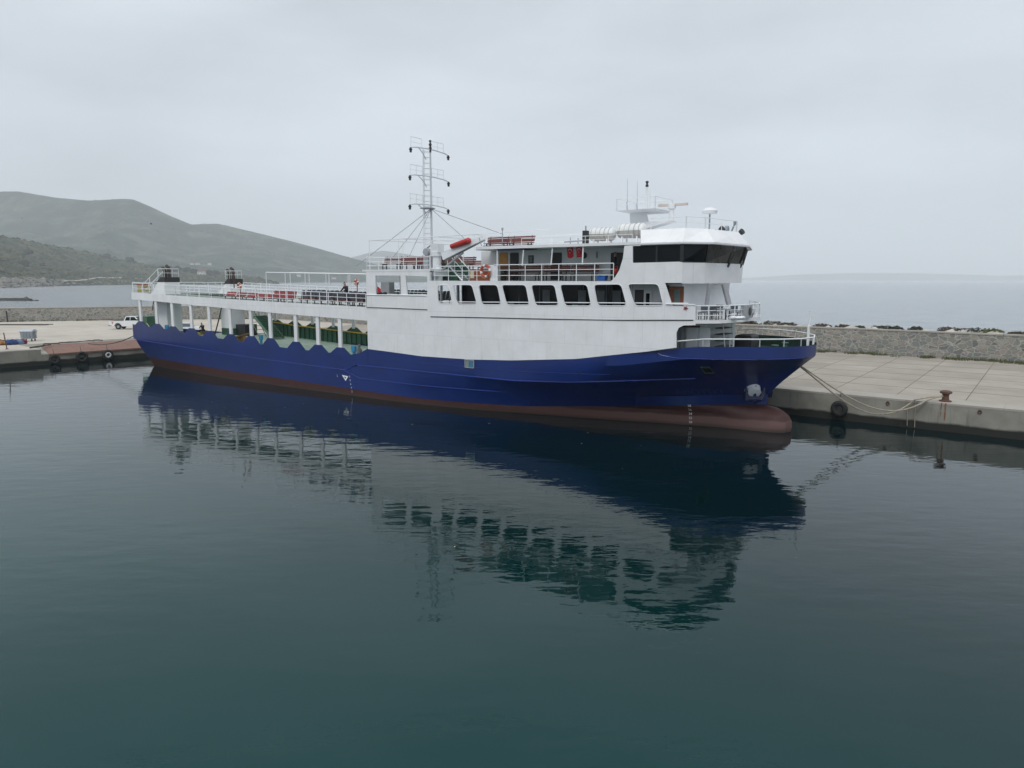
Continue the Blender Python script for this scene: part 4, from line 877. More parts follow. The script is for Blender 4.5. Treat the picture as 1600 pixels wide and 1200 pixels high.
# anchors and bolsters
NAVY=mat('navy_anchor_paint',(.006,.012,.07),.45,.2,3)
for side,(x,y) in ((1,(1172,612)),(-1,(1172,612))):
    q=Q(x,y,4.2); s,z=q[0],q[2]; t=CL-(hb(s,z))*side
    nrm_=Vector((.50,-.62*side,-.60)).normalized(); c=Vector((s,t,z)); bm=B(); rings=[]
    qn=nrm_.to_track_quat('Z','X'); c0=c+Vector((-.45,.22*side,.34))
    for d_,r_ in ((-.5,.72),(.12,.74),(.24,.70),(.45,.50),(.85,.40),(1.0,.42),(1.02,.22)):
        rings.append([bm.verts.new(c0+nrm_*d_+qn@Vector((math.cos(k*.3927)*r_,math.sin(k*.3927)*r_,0))) for k in range(16)])
    for a,b in zip(rings,rings[1:]):
        for k in range(16): bm.faces.new((a[k],a[(k+1)%16],b[(k+1)%16],b[k]))
    bm.faces.new(rings[-1])
    F('anchor_bolster',bm,WHITE2,smooth=True)
    bm=B(); cc=c0+nrm_*.98+Vector((.02,-.05*side,-.28)); up=Vector((.0,.12*side,1)).normalized(); lat=Vector((.85,.5*side,0)).normalized()
    tube(bm,cc-up*.1,cc+up*.8,.09); tube(bm,cc-lat*.38,cc+lat*.38,.17); 
    for g in (-1,1):
        base=cc+lat*.36*g; mid=base+up*.25+lat*.12*g; tip_=mid+up*.45+lat*.05*g; path(bm,[base-up*.05,mid,tip_],[.18,.15,.04],6)
    tube(bm,cc-nrm_*.15-up*.12,cc+nrm_*.15-up*.12,.16); F('anchor',bm,NAVY,smooth=True,sharp=50)
# ---- car deck
def dz(s): return lerp([(-1,2.95),(8,2.85),(19,2.45),(30,2.35),(40,2.35),(52,2.6),(64,3.2)],s)
bm=B(); pr=None
for i in range(61):
    s=smin(3)+.1+(62.0-smin(3))*i/60; b=min(hb(s,dz(s))-.06,5.92); c=[bm.verts.new((s,CL-b,dz(s))),bm.verts.new((s,CL+b,dz(s)))]
    if pr: bm.faces.new((pr[0],c[0],c[1],pr[1]))
    pr=c
F('car_deck',bm,GREEN)
# bulwark tops with peaks below each pillar (starboard blue outside, green inside)
PX=[221,246,270.5,299.5,327.5,360,392,422,461.5,496,530.5]
PS=[Q(x,520)[0] for x in PX]
PKZ=[lerp([(1.26,4.77),(3.62,4.65),(7.18,4.47),(10.55,4.41),(13.53,4.29),(16.75,4.13),(19.82,4.1),(22.36,4.05),(26.04,3.9),(28.85,3.79),(31.44,3.72)],s) for s in PS]
def bulw_outline():
    pts=[(-.58,2.9),(-.58,4.40)]; 
    tops=[]
    for s,z in zip(PS,PKZ):
        tops+=[(s-1.15,lerp(ZS,s-1.15)+.003),(s-.40,z),(s+.40,z),(s+1.15,lerp(ZS,s+1.15)+.003)]
    res=[]
    for p in tops:
        if res and p[0]<=res[-1][0]+.02:
            m=(p[0]+res[-1][0])/2; res[-1]=(m,max(p[1],res[-1][1])); continue
        res.append(p)
    pts+=res+[(33.6,3.40),(34.5,3.80),(34.5,2.9)]; return pts
OUT=bulw_outline()
bm=B(); plate(bm,OUT,[],-.012,.03); F('bulwark',bm,BLUE)
bm=B(); plate(bm,OUT,[],.033,.075); F('bulwark_lining',bm,DGREEN)
OUTP=[(6.0,2.6)]+[(6.0,4.2)]+[(p[0],p[1]+(.30 if p[1]<lerp(ZS,p[0])+.2 else .12)) for p in OUT[2:-3] if p[0]>6.3]+[(34.5,3.7),(34.5,2.6)]
bm=B(); plate(bm,OUTP,[],11.97,12.012); F('bulwark',bm,BLUE)
bm=B(); plate(bm,OUTP,[],11.925,11.967)
for i in range(38):
    s=6.3+i*.73; box(bm,s-.03,s+.03,11.78,11.925,dz(s),lerp(ZS,s)+.15)
F('bulwark_lining',bm,DGREEN)
bm=B(); box(bm,-.62,-.54,.0,1.6,2.9,3.9); F('stern_bulwark',bm,BLUE)
bm=B(); P=[(s,11.74,lerp(ZS,s)+.27) for s in [6.4+i*1.0 for i in range(29)]]; path(bm,P,.06,6); F('yellow_handrail',bm,YELLOW)
# pillars
for side in (0,1):
    for i,(s,z) in enumerate(zip(PS,PKZ)):
        w_=.19 if i not in(0,2) else .21
        zt=lerp([(0,6.93),(20.8,6.30),(34.7,5.98)],s)
        bm=B(); y0=.012 if side==0 else 11.85
        box(bm,s-w_,s+w_,y0,y0+.14,z-.02,zt+.05)
        F('pillar',bm,WHITE)
# promenade deck and fascia
FT=[(-.05,7.69),(10,7.42),(20.8,7.19),(34.7,6.95)]; FB=[(-.05,6.98),(3.3,6.90),(24.3,6.18),(34.6,5.93)]
def fz(s): return lerp(FT,s)
def strip(bm,f0,f1,s0,s1,y0,y1,n=24):
    pr=None
    for i in range(n+1):
        s=s0+(s1-s0)*i/n; c=[bm.verts.new((s,y0,f0(s))),bm.verts.new((s,y1,f0(s))),bm.verts.new((s,y1,f1(s))),bm.verts.new((s,y0,f1(s)))]
        if pr:
            for k in range(4): bm.faces.new((pr[k],pr[(k+1)%4],c[(k+1)%4],c[k]))
        else: bm.faces.new(c)
        pr=c
    bm.faces.new(pr)
for y0,y1 in ((-.045,.07),(11.93,12.045)):
    bm=B(); strip(bm,lambda s:lerp(FB,s),fz,-.15,34.58,y0,y1); F('deck_fascia',bm,WHITE)
bm=B(); box(bm,-.26,-.16,-.04,12.04,7.0,7.70); F('deck_fascia',bm,WHITE)
bm=B(); strip(bm,lambda s:fz(s)-.26,lambda s:fz(s)-.12,-.15,34.5,.072,3.5,30); strip(bm,lambda s:fz(s)-.26,lambda s:fz(s)-.12,-.15,34.5,8.5,11.928,30); strip(bm,lambda s:fz(s)-.26,lambda s:fz(s)-.12,34.5,41.0,.072,11.928,6); strip(bm,lambda s:fz(s)-.261,lambda s:fz(s)-.121,-.15,3.0,3.5,8.5,3); F('promenade_deck',bm,mat('grey_green_deck',(.16,.20,.17),.7,.3,1.5))
bm=B()
for i in range(17):
    s=.6+i*2; box(bm,s-.05,s+.05,.1,3.5,fz(s)-.45,fz(s)-.262); box(bm,s-.05,s+.05,8.5,11.9,fz(s)-.45,fz(s)-.262)
for y0 in (3.44,8.5): strip(bm,lambda s:fz(s)-.50,lambda s:fz(s)-.10,-.1,34.45,y0,y0+.06,12)
F('deck_beams',bm,WHITE2)
# ---- superstructure side walls
def z_(x,y): q=Q(x,y); return (q[0],q[2])
# lower blank side, with forward opening
low=[(34.58,3.78),(36.9,3.72),(40,3.59),(44.5,3.64),(48,3.81),(52.8,4.21),(55.4,4.61),(58,4.99),z_(1057,541.5),z_(1057,522),z_(1061,513),z_(1070,509),z_(1120,508),(61.5,6.60),z_(1087,501),(54,6.60),(46,6.50),(40.8,6.42)]
WALLO=[(34.58,3.78),(36.9,3.70),(40,3.57),(44.5,3.62),(48,3.79),(52.8,4.19),(55.4,4.60),(57.5,4.92)]
aft=[z_(574,481),z_(574,424),z_(669,424),z_(671,440)]
s_a=34.58
zt=Q(600,424)[2]
outer=WALLO+[z_(1057,543),z_(1057,520),z_(1060.5,512.5),z_(1068,508.5),z_(1087,508),z_(1087,478)]+[z_(1050.5,478),z_(1039.5,443)]
# bridge side and swept screen
outer+=[z_(1039.5,442.0),z_(1066,442)]+[(z_(1066,442)[0],11.0),z_(976,384),z_(973.5,404),z_(968,422),z_(962,432),z_(955,439.5)]
outer+=[(z_(672,438)[0],8.93),(z_(672,430)[0],zt),(s_a,zt)]
def hole(pts,r): return rounded([z_(*p) for p in pts],r)
wins=[[(684,445.5),(702,445.5),(707.5,474.5),(685,474)],[(708,445),(738,445),(746,475),(714.5,475)],[(748,445),(777.5,445),(784,476),(753,476)],[(784,445),(822,445),(828,476.5),(792,476.5)],[(830,445),(867,445),(873.5,477.5),(837,477.5)],[(875,444.5),(918,444.5),(924.5,478),(883,478)],[(928,444.5),(971,444),(980,478),(934,478)],[(981,443.5),(1029,443.5),(1037,478),(992,478)]]
holes=[hole(w_,.26) for w_ in wins]
holes+=[hole([(587,430.5),(626,430.5),(627,460),(588,460)],0.05),hole([(634,430.5),(668,432),(668,460),(637,460)],0.05)]
bwin=[z_(989,384.5),z_(1057,383),z_(1057,409),z_(989,411.5)]
SW_END=z_(1066,442)[0]
holes.append(rounded([(bwin[0][0],10.90),(SW_END-.05,10.90),(SW_END-.05,9.98),(bwin[3][0],9.95)],.05))
bm=B(); plate(bm,outer,holes,-.03,.05); SIDE=F('side_wall',bm,WHITE)
bm=B(); plate(bm,[(s_a,3.6),(57.5,4.9),(58,6.6),(58,8.8),(58,11.0),(56,11.0),(54.9,8.93),(41.2,8.93),(40.9,zt),(s_a,zt)],[],11.95,12.03); F('side_wall',bm,WHITE)
# window surrounds: proud white lips + inner rail
for h in holes[:8]:
    bm=B(); n=len(h)
    for i in range(n): tube(bm,(h[i][0],-.03,h[i][1]),(h[(i+1)%n][0],-.03,h[(i+1)%n][1]),.028,n=5,cap=False)
    F('window_rim',bm,WHITE2,SIDE)
# dark scupper line / rubbing line along the side
bm=B(); path(bm,[(41.0,-.04,6.42),(46,-.04,6.50),(51.4,-.04,6.57),(56,-.04,6.66),(60.2,-.04,6.80)],.032,5); F('scupper_line',bm,BLACK,SIDE)
bm=B(); path(bm,[(34.6,-.04,6.93),(37,-.04,6.93),(40.7,-.04,6.90)],.03,5); F('scupper_line',bm,BLACK,SIDE)
bm=B(); path(bm,[(34.6,-.045,Q(600,461)[2]),(40.6,-.045,Q(650,461.5)[2])],.045,6); F('sill',bm,RAILW,SIDE)
# passage rail seen in the openings
bm=B(); path(bm,[(41.6,.16,Q(700,472)[2]),(59.8,.16,Q(1070,474)[2])],.035,5); F('passage_rail',bm,RAILW)
# decks inside
bm=B(); box(bm,40.9,58.8,.06,11.9,6.30,6.42); F('saloon_deck',bm,mat('passage_floor',(.28,.29,.29),.7,.15,2))
bm=B(); box(bm,41.0,57.9,.06,11.94,8.72,8.92); F('boat_deck',bm,mat('boat_deck_paint',(.24,.30,.27),.6,.2,1.5))
# saloon behind the passage: dark glazing with posts
SAL0=Q(722,460,1.6)[0]; SAL1=Q(985,460,1.6)[0]
bm=B(); box(bm,SAL0,SAL1,1.62,1.68,7.05,8.70); F('saloon_glazing',bm,GLASS)
bm=B(); box(bm,SAL0,SAL1,1.60,1.70,6.43,7.05)
for i in range(9):
    s=SAL0+(SAL1-SAL0)*i/8; box(bm,s-.04,s+.04,1.60,1.66,7.05,8.7,1)
F('saloon_wall',bm,[WHITE2,DGREY])
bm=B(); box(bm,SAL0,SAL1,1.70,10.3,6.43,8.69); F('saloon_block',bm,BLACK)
for x in (853,909,938,963):
    q=Q(x,460,1.55); bm=B(); box(bm,q[0]-.28,q[0]+.28,1.575,1.60,7.45,8.35); F('saloon_window',bm,mat('saloon_curtain%d'%x,(.08,.10,.115),.4,.2,3))
for x in (798,898,949):
    q=Q(x,466,1.5); bm=B(); box(bm,q[0]-.2,q[0]+.2,1.54,1.57,7.35,7.45); F('exit_sign',bm,mat('pale_green_plate%d'%x,(.20,.32,.24),.5,.1,3))
# white wall with door forward of the saloon, brown door, front bulkhead
bm=B(); box(bm,SAL1+.02,SAL1+3.2,1.58,1.70,6.43,8.70); box(bm,SAL1+.02,SAL1+.12,1.5,1.60,6.43,8.7); F('passage_wall',bm,WHITE2)
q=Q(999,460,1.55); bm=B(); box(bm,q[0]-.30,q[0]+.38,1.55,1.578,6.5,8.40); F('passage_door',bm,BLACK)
q=Q(1012,460,1.5); bm=B(); box(bm,q[0]-.25,q[0]+.25,1.50,1.547,6.5,8.40); d_=F('open_door',bm,WHITE2); bm=B(); box(bm,q[0]-.1,q[0]+.13,1.485,1.499,7.5,8.2); F('pane',bm,GLASS,d_)
FW0=Q(1046,460,1.2)[0]
bm=B(); v=[(FW0,.9),(FW0+.9,.9),(59.2,2.2),(59.8,4.2),(59.9,6),(59.5,7.8),(58.6,9.8),(57.6,11.1),(FW0,11.1)]
a=[bm.verts.new((p[0],p[1],6.62)) for p in v]; b=[bm.verts.new((p[0],p[1],8.79)) for p in v]
for i in range(len(v)): bm.faces.new((a[i],a[(i+1)%len(v)],b[(i+1)%len(v)],b[i]))
bm.faces.new(a[::-1]); bm.faces.new(b); F('forward_house',bm,WHITE2)
q0=Q(1048,460,.87);q1=Q(1067,460,.87); bm=B(); box(bm,q0[0]-.1,q1[0]+.05,.845,.897,6.66,8.62); d_=F('brown_door',bm,WOODO)
bm=B(); box(bm,q0[0]+.22,q1[0]-.16,.825,.843,7.35,8.45); F('pane',bm,GLASSG,d_)
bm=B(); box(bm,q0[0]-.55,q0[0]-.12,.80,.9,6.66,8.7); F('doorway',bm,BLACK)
# struts below the bridge
def strut(p,q,r,m=GREY,name='strut'):
    bm=B(); d=(Vector(q)-Vector(p)); n=Vector((0,0,1)).cross(d).normalized()*.10; tube(bm,p,q,r,n=4); return F(name,bm,m)
strut(Q(1109,443,2.0),Q(1104,476,2.0),.13); strut(Q(1131,444,4.2),Q(1139,476,4.2),.17)
# ---- bridge
BP=[(SW_END,0.0),(60.15,1.6),(60.6,6.0),(59.5,10.2),(58.0,12.0)]
def bprism(bm,pts,z0,z1,o0=0,o1=0,mi=0,closed=True):
    c=Vector((57,6)); 
    def off_(p,o): d=(Vector(p)-c); d.normalize(); return Vector(p)+d*o
    a=[bm.verts.new((*off_(p,o0),z0)) for p in pts]; b=[bm.verts.new((*off_(p,o1),z1)) for p in pts]; n=len(pts)
    for i in range(n if closed else n-1):
        f=bm.faces.new((a[i],a[(i+1)%n],b[(i+1)%n],b[i])); f.material_index=mi
    if closed: bm.faces.new(a[::-1]); bm.faces.new(b)
body=BP+[(56.1,12.0),(56.1,0.06)]
# lower apron (open front panels with slight outward flare), windows above
def face_panel(bm,p,q,z0,z1,o0,o1,th=.06,trim0=0,trim1=0):
    p=Vector(p);q=Vector(q); d=(q-p).normalized(); n=Vector((d.y,-d.x)); 
    if n.dot(p-Vector((57,6)))<0: n=-n
    p=p+d*trim0; q=q-d*trim1
    A_=[p+n*o0,q+n*o0,q+n*(o0-th),p+n*(o0-th)]; B_=[p+n*o1,q+n*o1,q+n*(o1-th),p+n*(o1-th)]
    hexa(bm,[(v.x,v.y,z0) for v in A_],[(v.x,v.y,z1) for v in B_])
bm=B()
pts=[(SW_END-.02,-.03)]+BP[1:4]+[(58.0,12.03)]
c=Vector((57,6)); z0,z1,z2=8.79,9.97,10.95
def offp(p,o): d=(Vector(p)-c).normalized(); return Vector(p)+d*o
lo=[offp(p,0) if 0<i<4 else Vector(p) for i,p in enumerate(pts)]; mi_=[offp(p,.05) if 0<i<4 else Vector(p) for i,p in enumerate(pts)]; hi=[offp(p,.38) if 0<i<4 else Vector(p) for i,p in enumerate(pts)]
A_=[bm.verts.new((*p,z0)) for p in lo]; B_=[bm.verts.new((*p,z1)) for p in mi_]
for i in range(4): bm.faces.new((A_[i],A_[i+1],B_[i+1],B_[i]))
bm.faces.new(A_+[bm.verts.new((56.2,11.98,z0)),bm.verts.new((56.2,.06,z0))])
BR=F('bridge_front',bm,WHITE)
bm=B()
for i in range(4):
    v=[Vector((*mi_[i],z1)),Vector((*mi_[i+1],z1)),Vector((*hi[i+1],z2)),Vector((*hi[i],z2))]; f_=bm.faces.new([bm.verts.new(x) for x in v]); f_.material_index=1 if i in (1,2) else 0
F('bridge_glazing',bm,[GLASS,mat('front_glass_sheen',(.028,.036,.040),.08,.5,.7,spec=.3)],BR)  # front panes coloured lighter to paint in their reflection
bm=B(); box(bm,bwin[0][0]-.02,SW_END-.05,.02,.045,9.94,10.92); F('bridge_glazing',bm,GLASS,BR)
bm=B()
for i in range(4):
    n=(1,3,3,1)[i]
    for k in range(n+1):
        u=k/n; p=Vector((*mi_[i],z1)).lerp(Vector((*mi_[i+1],z1)),u); q=Vector((*hi[i],z2)).lerp(Vector((*hi[i+1],z2)),u); tube(bm,p,q,.045 if k in(0,n) else .03,n=4)
for x in (1026,): s=Q(x,400)[0]; box(bm,s-.05,s+.05,-.02,.03,9.96,10.9)
box(bm,SW_END-.16,SW_END+.02,-.055,.03,9.97,10.92)
for i in range(4): tube(bm,(*mi_[i],z1),(*mi_[i+1],z1),.03,n=4)
F('window_frames',bm,BLACK,BR)
# interior: floor, console, back wall of the wheelhouse, chair and wheel
bm=B(); box(bm,56.3,58.9,.3,11.3,8.93,8.97); F('wheelhouse_floor',bm,BROWN,BR)
bm=B(); box(bm,58.7,59.4,3,8.5,8.98,9.9); box(bm,56.25,56.35,.1,11.9,8.98,10.9); F('console',bm,GREY,BR)
bm=B(); lathe(bm,[(.02,0),(.25,.02),(.25,.12),(.02,.14)],14,'X',(59.5,4.5,10.15)); box(bm,57.5,57.9,4.3,4.8,9.0,10.1); F('helm_chair',bm,DGREY,BR)
for y in (3.2,7.4): bm=B(); p=Vector((*lo[2],9.75)).lerp(Vector((*lo[1],9.75)),.35) if y<5 else Vector((*lo[2],9.75)).lerp(Vector((*lo[3],9.75)),.3); tube(bm,p+Vector((.06,0,.05)),p+Vector((.34,.1,.75)),.03,n=5); tube(bm,p+Vector((.06,-.1,0)),p+Vector((.1,.05,.2)),.07,n=6); F('window_wiper',bm,BLACK,BR)
# roof with overhang and sloped parapet
RZ=10.95
eave=[(Q(735,388)[0],-.05),(SW_END,-.12)]
rp_=[(SW_END-2.5,-.10),(SW_END,-.10),(60.75,1.3),(61.2,6),(60.0,10.4),(58.2,12.1),(SW_END-2.5,12.1)]
top_=[(SW_END-3.0,.9),(SW_END-.3,.9),(59.9,2.2),(60.5,6),(59.3,9.6),(57.9,11.1),(SW_END-3.0,11.1)]
bm=B(); a=[bm.verts.new((*p,RZ)) for p in rp_]; a2=[bm.verts.new((*p,RZ+.10)) for p in rp_]; b=[bm.verts.new((*p,11.85)) for p in top_]; n=len(a)
for i in range(n): bm.faces.new((a[i],a[(i+1)%n],a2[(i+1)%n],a2[i])); bm.faces.new((a2[i],a2[(i+1)%n],b[(i+1)%n],b[i]))
bm.faces.new(a[::-1]); bm.faces.new(b); RF=F('bridge_roof',bm,WHITE)
bm=B(); n=len(rp_)
for i in range(n): tube(bm,(*rp_[i],RZ-.01),(*rp_[(i+1)%n],RZ-.01),.035,n=4)
F('roof_edge_trim',bm,GREY,RF)
# aft part of the roof (over the prom deck)
RS0=Q(735,390,.3)[0]
bm=B(); 
def zr(s): return lerp([(RS0,11.02),(53.5,11.05),(56.6,10.98)],s)
ro=[(RS0,.9),(RS0+.5,.25),(RS0+1.2,-.02),(SW_END-2.52,-.02),(SW_END-2.52,12.02),(RS0+1.2,12.02),(RS0,11.0)]
a=[bm.verts.new((*p,10.97)) for p in ro]; b=[bm.verts.new((*p,11.16 if p[0]<50 else 11.12)) for p in ro]
for i in range(len(ro)): bm.faces.new((a[i],a[(i+1)%len(ro)],b[(i+1)%len(ro)],b[i]))
bm.faces.new(a[::-1]); bm.faces.new(b); F('aft_roof',bm,WHITE)
# ---- prom deck house (grey shaded wall with doors)
HT=2.6
hs0=Q(752,410,HT)[0]; hs1=56.1
bm=B(); box(bm,hs0,hs1,HT,9.4,8.93,10.96); HOUSE=F('deck_house',bm,WHITE2)
def doorp(x0,x1,y0,m,name,z0=8.98,r=.08):
    a=Q(x0,y0,HT);b=Q(x1,y0,HT); bm=B(); plate(bm,rounded([(a[0],z0),(b[0],z0),(b[0],a[2]),(a[0],a[2])],r),[],HT-.05,HT-.003); d_=F(name,bm,m,HOUSE)
    bm=B(); tube(bm,(b[0]-.12,HT-.06,9.85),(b[0]-.12,HT-.12,9.85),.03,n=5); return d_
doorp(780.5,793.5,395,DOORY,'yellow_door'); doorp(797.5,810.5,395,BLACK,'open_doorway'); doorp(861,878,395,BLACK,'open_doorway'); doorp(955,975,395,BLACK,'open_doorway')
a=Q(826,399,HT);b=Q(834,412,HT); bm=B(); box(bm,a[0],b[0],HT-.04,HT-.003,b[2],a[2]); w_=F('window',bm,BLACK,HOUSE); bm=B(); box(bm,a[0]+.09,b[0]-.09,HT-.055,HT-.042,b[2]+.08,a[2]-.08); F('pane',bm,GLASSG,w_)
p=Q(913,399,HT); bm=B(); lathe(bm,[(.20,-.05),(.20,.0)],16,'Y',(p[0],HT,p[2])); F('porthole',bm,BLACK,HOUSE)
p=Q(933,397,HT); bm=B(); box(bm,p[0]-.03,p[0]+.03,HT-.1,HT-.003,p[2]-.25,p[2]+.15); F('wall_lamp',bm,GREY,HOUSE)
bm=B(); a=Q(783,389,.5);b=Q(825,389,.5); hexa(bm,[(a[0],.05,10.86),(b[0],.05,10.86),(b[0],1.6,10.93),(a[0],1.6,10.93)],[(a[0],.05,10.955),(b[0],.05,10.955),(b[0],1.6,10.96),(a[0],1.6,10.96)]); F('rolled_awning',bm,mat('navy_canvas',(.02,.035,.10),.9,.2,3))
# stanchions and rails of the prom deck
for (xt,yt,xb,yb) in ((777,387,777,440),(818.5,386,816,415),(863.5,384,861,414),(911.5,383,910,413)): bm=B(); tube(bm,Q(xt,yt,.1),Q(xb,yb,.1),.045); F('stanchion',bm,RAILW)

bm=B(); rail(bm,[(Q(678,440)[0],.1,8.93),(Q(767,440)[0],.1,8.93)],.98,2,1.15); rail(bm,[(Q(770,440)[0],.1,8.93),(Q(957,440)[0],.1,8.93)],1.02,2,1.32); rail(bm,[(41.6,11.9,8.93),(54.8,11.9,8.93)],1.0,2,1.3)
F('boat_deck_rail',bm,RAILW)
bm=B(); p=Q(771,420,.12); box(bm,p[0]-.28,p[0]+.28,.10,.5,8.93,9.95); F('locker',bm,WHITE2)
# ---- aft superstructure block (open frames) and its roof deck
bm=B(); box(bm,s_a-.35,41.05,-.05,12.05,zt-.0,zt+.13); F('games_deck',bm,WHITE)
bm=B()
for s in (s_a+.1,37.6,40.5): 
    for y in (3.6,8.4): box(bm,s-.08,s+.08,y-.08,y+.08,6.9,zt)
box(bm,40.9,41.0,.3,11.7,zt-.35,zt-.02); F('deck_posts',bm,WHITE2)
a=Q(595,450,4);b=Q(608,450,4); bm=B(); box(bm,a[0],b[0],4,4.6,6.8,Q(600,441,4)[2]); F('deck_locker',bm,GREY)
RD_Z=zt+.13
bm=B(); rail(bm,[(s_a,.08,RD_Z),(40.9,.08,RD_Z)],Q(600,403)[2]-RD_Z,2,1.3); rail(bm,[(s_a,11.9,RD_Z),(s_a,.08,RD_Z)],.95,2,1.6); rail(bm,[(s_a,11.9,RD_Z),(40.9,11.9,RD_Z)],.95,2,1.4)
F('games_deck_rail',bm,RAILW)
# awning pipe frame above
bm=B(); az=Q(575,376,.3)[2]
for y in (.3,3.9,7.8,11.5):
    n=5; P=[(s_a+.05+(10.5)*i/n,y,az+.02*i) for i in range(n+1)]; path(bm,P,.03,5)
for s in (s_a+.1,38.0,41.6,45.0): 
    path(bm,[(s,.3,az+.02),(s,6,az+.10),(s,11.5,az+.02)],.028,5)
for s in (s_a+.1,37.7,40.8):
    for y in (.3,3.9,7.8,11.5): tube(bm,(s,y,RD_Z),(s,y,az+.02),.028,n=5)
F('awning_frame',bm,RAILW)
# ---- funnels (one each side)
PIPE=mat('sooty_pipe',(.05,.035,.03),.7,.4,3)
def funnel(y0,y1,s0,s1,zt_,zb,label,side):
    fn=F('funnel',(lambda bm:(hexa(bm,[(s0-1.7,y0,fz(s0)-.1),(s1,y0,fz(s1)-.1),(s1,y1,fz(s1)-.1),(s0-1.7,y1,fz(s0)-.1)],[(s0,y0,zb),(s1,y0,zb),(s1,y1,zb),(s0,y1,zb)]),bm)[1])(B()),WHITE)
    bm=B(); hexa(bm,[(s0-.35,y0-.01,zb+.003),(s1+.01,y0-.01,zb+.003),(s1+.01,y1+.01,zb+.003),(s0-.35,y1+.01,zb+.003)],[(s0+.45,y0-.01,zt_),(s1+.01,y0-.01,zt_),(s1+.01,y1+.01,zt_),(s0+.45,y1+.01,zt_)]); F('funnel_cap',bm,BLACK,fn)
    for px,h in ((s1-1.25,.95),(s1-.5,1.15)):
        bm=B(); ym=(y0+y1)/2; path(bm,[(px,ym,zt_-.1),(px,ym,zt_+h*.6),(px-.08,ym,zt_+h*.85),(px-.38,ym,zt_+h)],[.18,.18,.18,.17],10); F('exhaust_pipe',bm,PIPE,fn,smooth=True)
    bm=B(); rail(bm,[(s0,y0+.05,zt_),(s1-.05,y0+.05,zt_),(s1-.05,y1-.05,zt_),(s0,y1-.05,zt_),(s0,y0+.05,zt_)],.85,1,1.6); F('funnel_rail',bm,RAILW,fn)
    bm=B(); box(bm,s0-1.2,s1+.02,y0+.003,y1-.003,dz(s0)+.75,fz(s1)-.27); F('casing',bm,WHITE2,fn)
    bm=B(); box(bm,s0-1.21,s1+.03,y0-.01,y1+.01,dz(s0)-.05,dz(s0)+.75); F('casing_foot',bm,DGREEN,fn)
    return fn
fs1=Q(280,450,3.0)[0]; fs0=Q(249,441,1.6)[0]
funnel(1.5,3.1,fs0,fs1,Q(280,433,1.6)[2],Q(280,441,1.6)[2],'',0)
gs1=Q(378,440,10.1)[0]; gs0=Q(352,440,8.6)[0]
funnel(8.6,10.2,gs0,gs1,Q(378,435.5,8.6)[2],Q(378,444,8.6)[2],'',1)
# inclined ladder to the starboard funnel
def stair(p,q,w_,n,name='ladder',m=RAILW,hand=True,par=None,tread=None):
    p=Vector(p);q=Vector(q); bm=B(); wv=Vector((0,w_,0))
    for o_ in (Vector((0,0,0)),wv): tube(bm,p+o_,q+o_,.05,n=4)
    for i in range(1,n): 
        c_=p.lerp(q,i/n); box(bm,c_.x-.12,c_.x+.12,c_.y,c_.y+w_,c_.z-.02,c_.z+.02)
    if hand:
        for o_ in (Vector((0,0,0)),wv):
            tube(bm,p+o_+Vector((0,0,.8)),q+o_+Vector((0,0,.8)),.03,n=5); tube(bm,p+o_,p+o_+Vector((0,0,.8)),.03,n=5); tube(bm,q+o_,q+o_+Vector((0,0,.8)),.03,n=5); m_=p.lerp(q,.5)+o_; tube(bm,m_,m_+Vector((0,0,.8)),.03,n=5)
    return F(name,bm,m,par)
a=Q(222,452,1.7);b=Q(247,433,1.7); stair((a[0],1.7,fz(0)-.1),(b[0],1.7,b[2]),.8,9)
# small pieces between: ventilator on starboard side, hatch box
p=Q(363,452,1.0)
# promenade rails: starboard, port, stern
bm=B(); P=[(s,.06,fz(s)) for s in (-.1,8,16,Q(399,470)[0])]; rail(bm,P,.98,1,1.9); F('promenade_rail',bm,RAILW)
bm=B(); P=[(s,.06,fz(s)) for s in (Q(403,470)[0],27,34.4)]; rail(bm,P,.98,2,1.05); F('promenade_rail',bm,RAILW)
bm=B(); P=[(s,11.9,fz(s)) for s in (-.1,8,16,25,34.4)]; rail(bm,P,1.0,2,1.7); F('promenade_rail',bm,RAILW)
bm=B(); rail(bm,[(-.12,.06,7.69),(-.12,11.9,7.69)],1.0,2,1.6); F('promenade_rail',bm,RAILW)
bm=B(); P=[(s,3.4,fz(s)-.1) for s in (3.1,10,18,26,34.4)]; rail(bm,P,1.0,2,1.9,r=.022); F('gallery_rail',bm,RAILW)
bm=B(); P=[(s,8.6,fz(s)-.1) for s in (3.1,10,18,26,34.4)]; rail(bm,P,1.0,2,1.9,r=.022); F('gallery_rail',bm,RAILW)
# canopy frame on the promenade
bm=B(); cz=lambda s: fz(s)+Q(500,427,2)[2]-fz(27)
CS=[21.3,23.9,26.5,29.1,31.7,34.3]
for y in (.8,3.3):
    path(bm,[(s,y,cz(s)) for s in CS] ,.045,5)
    for s in CS[:-1]: tube(bm,(s,y,fz(s)-.1),(s,y,cz(s)),.032,n=5)
for s in CS: tube(bm,(s,.8,cz(s)),(s,3.3,cz(s)),.03,n=5)
F('canopy_frame',bm,RAILW)
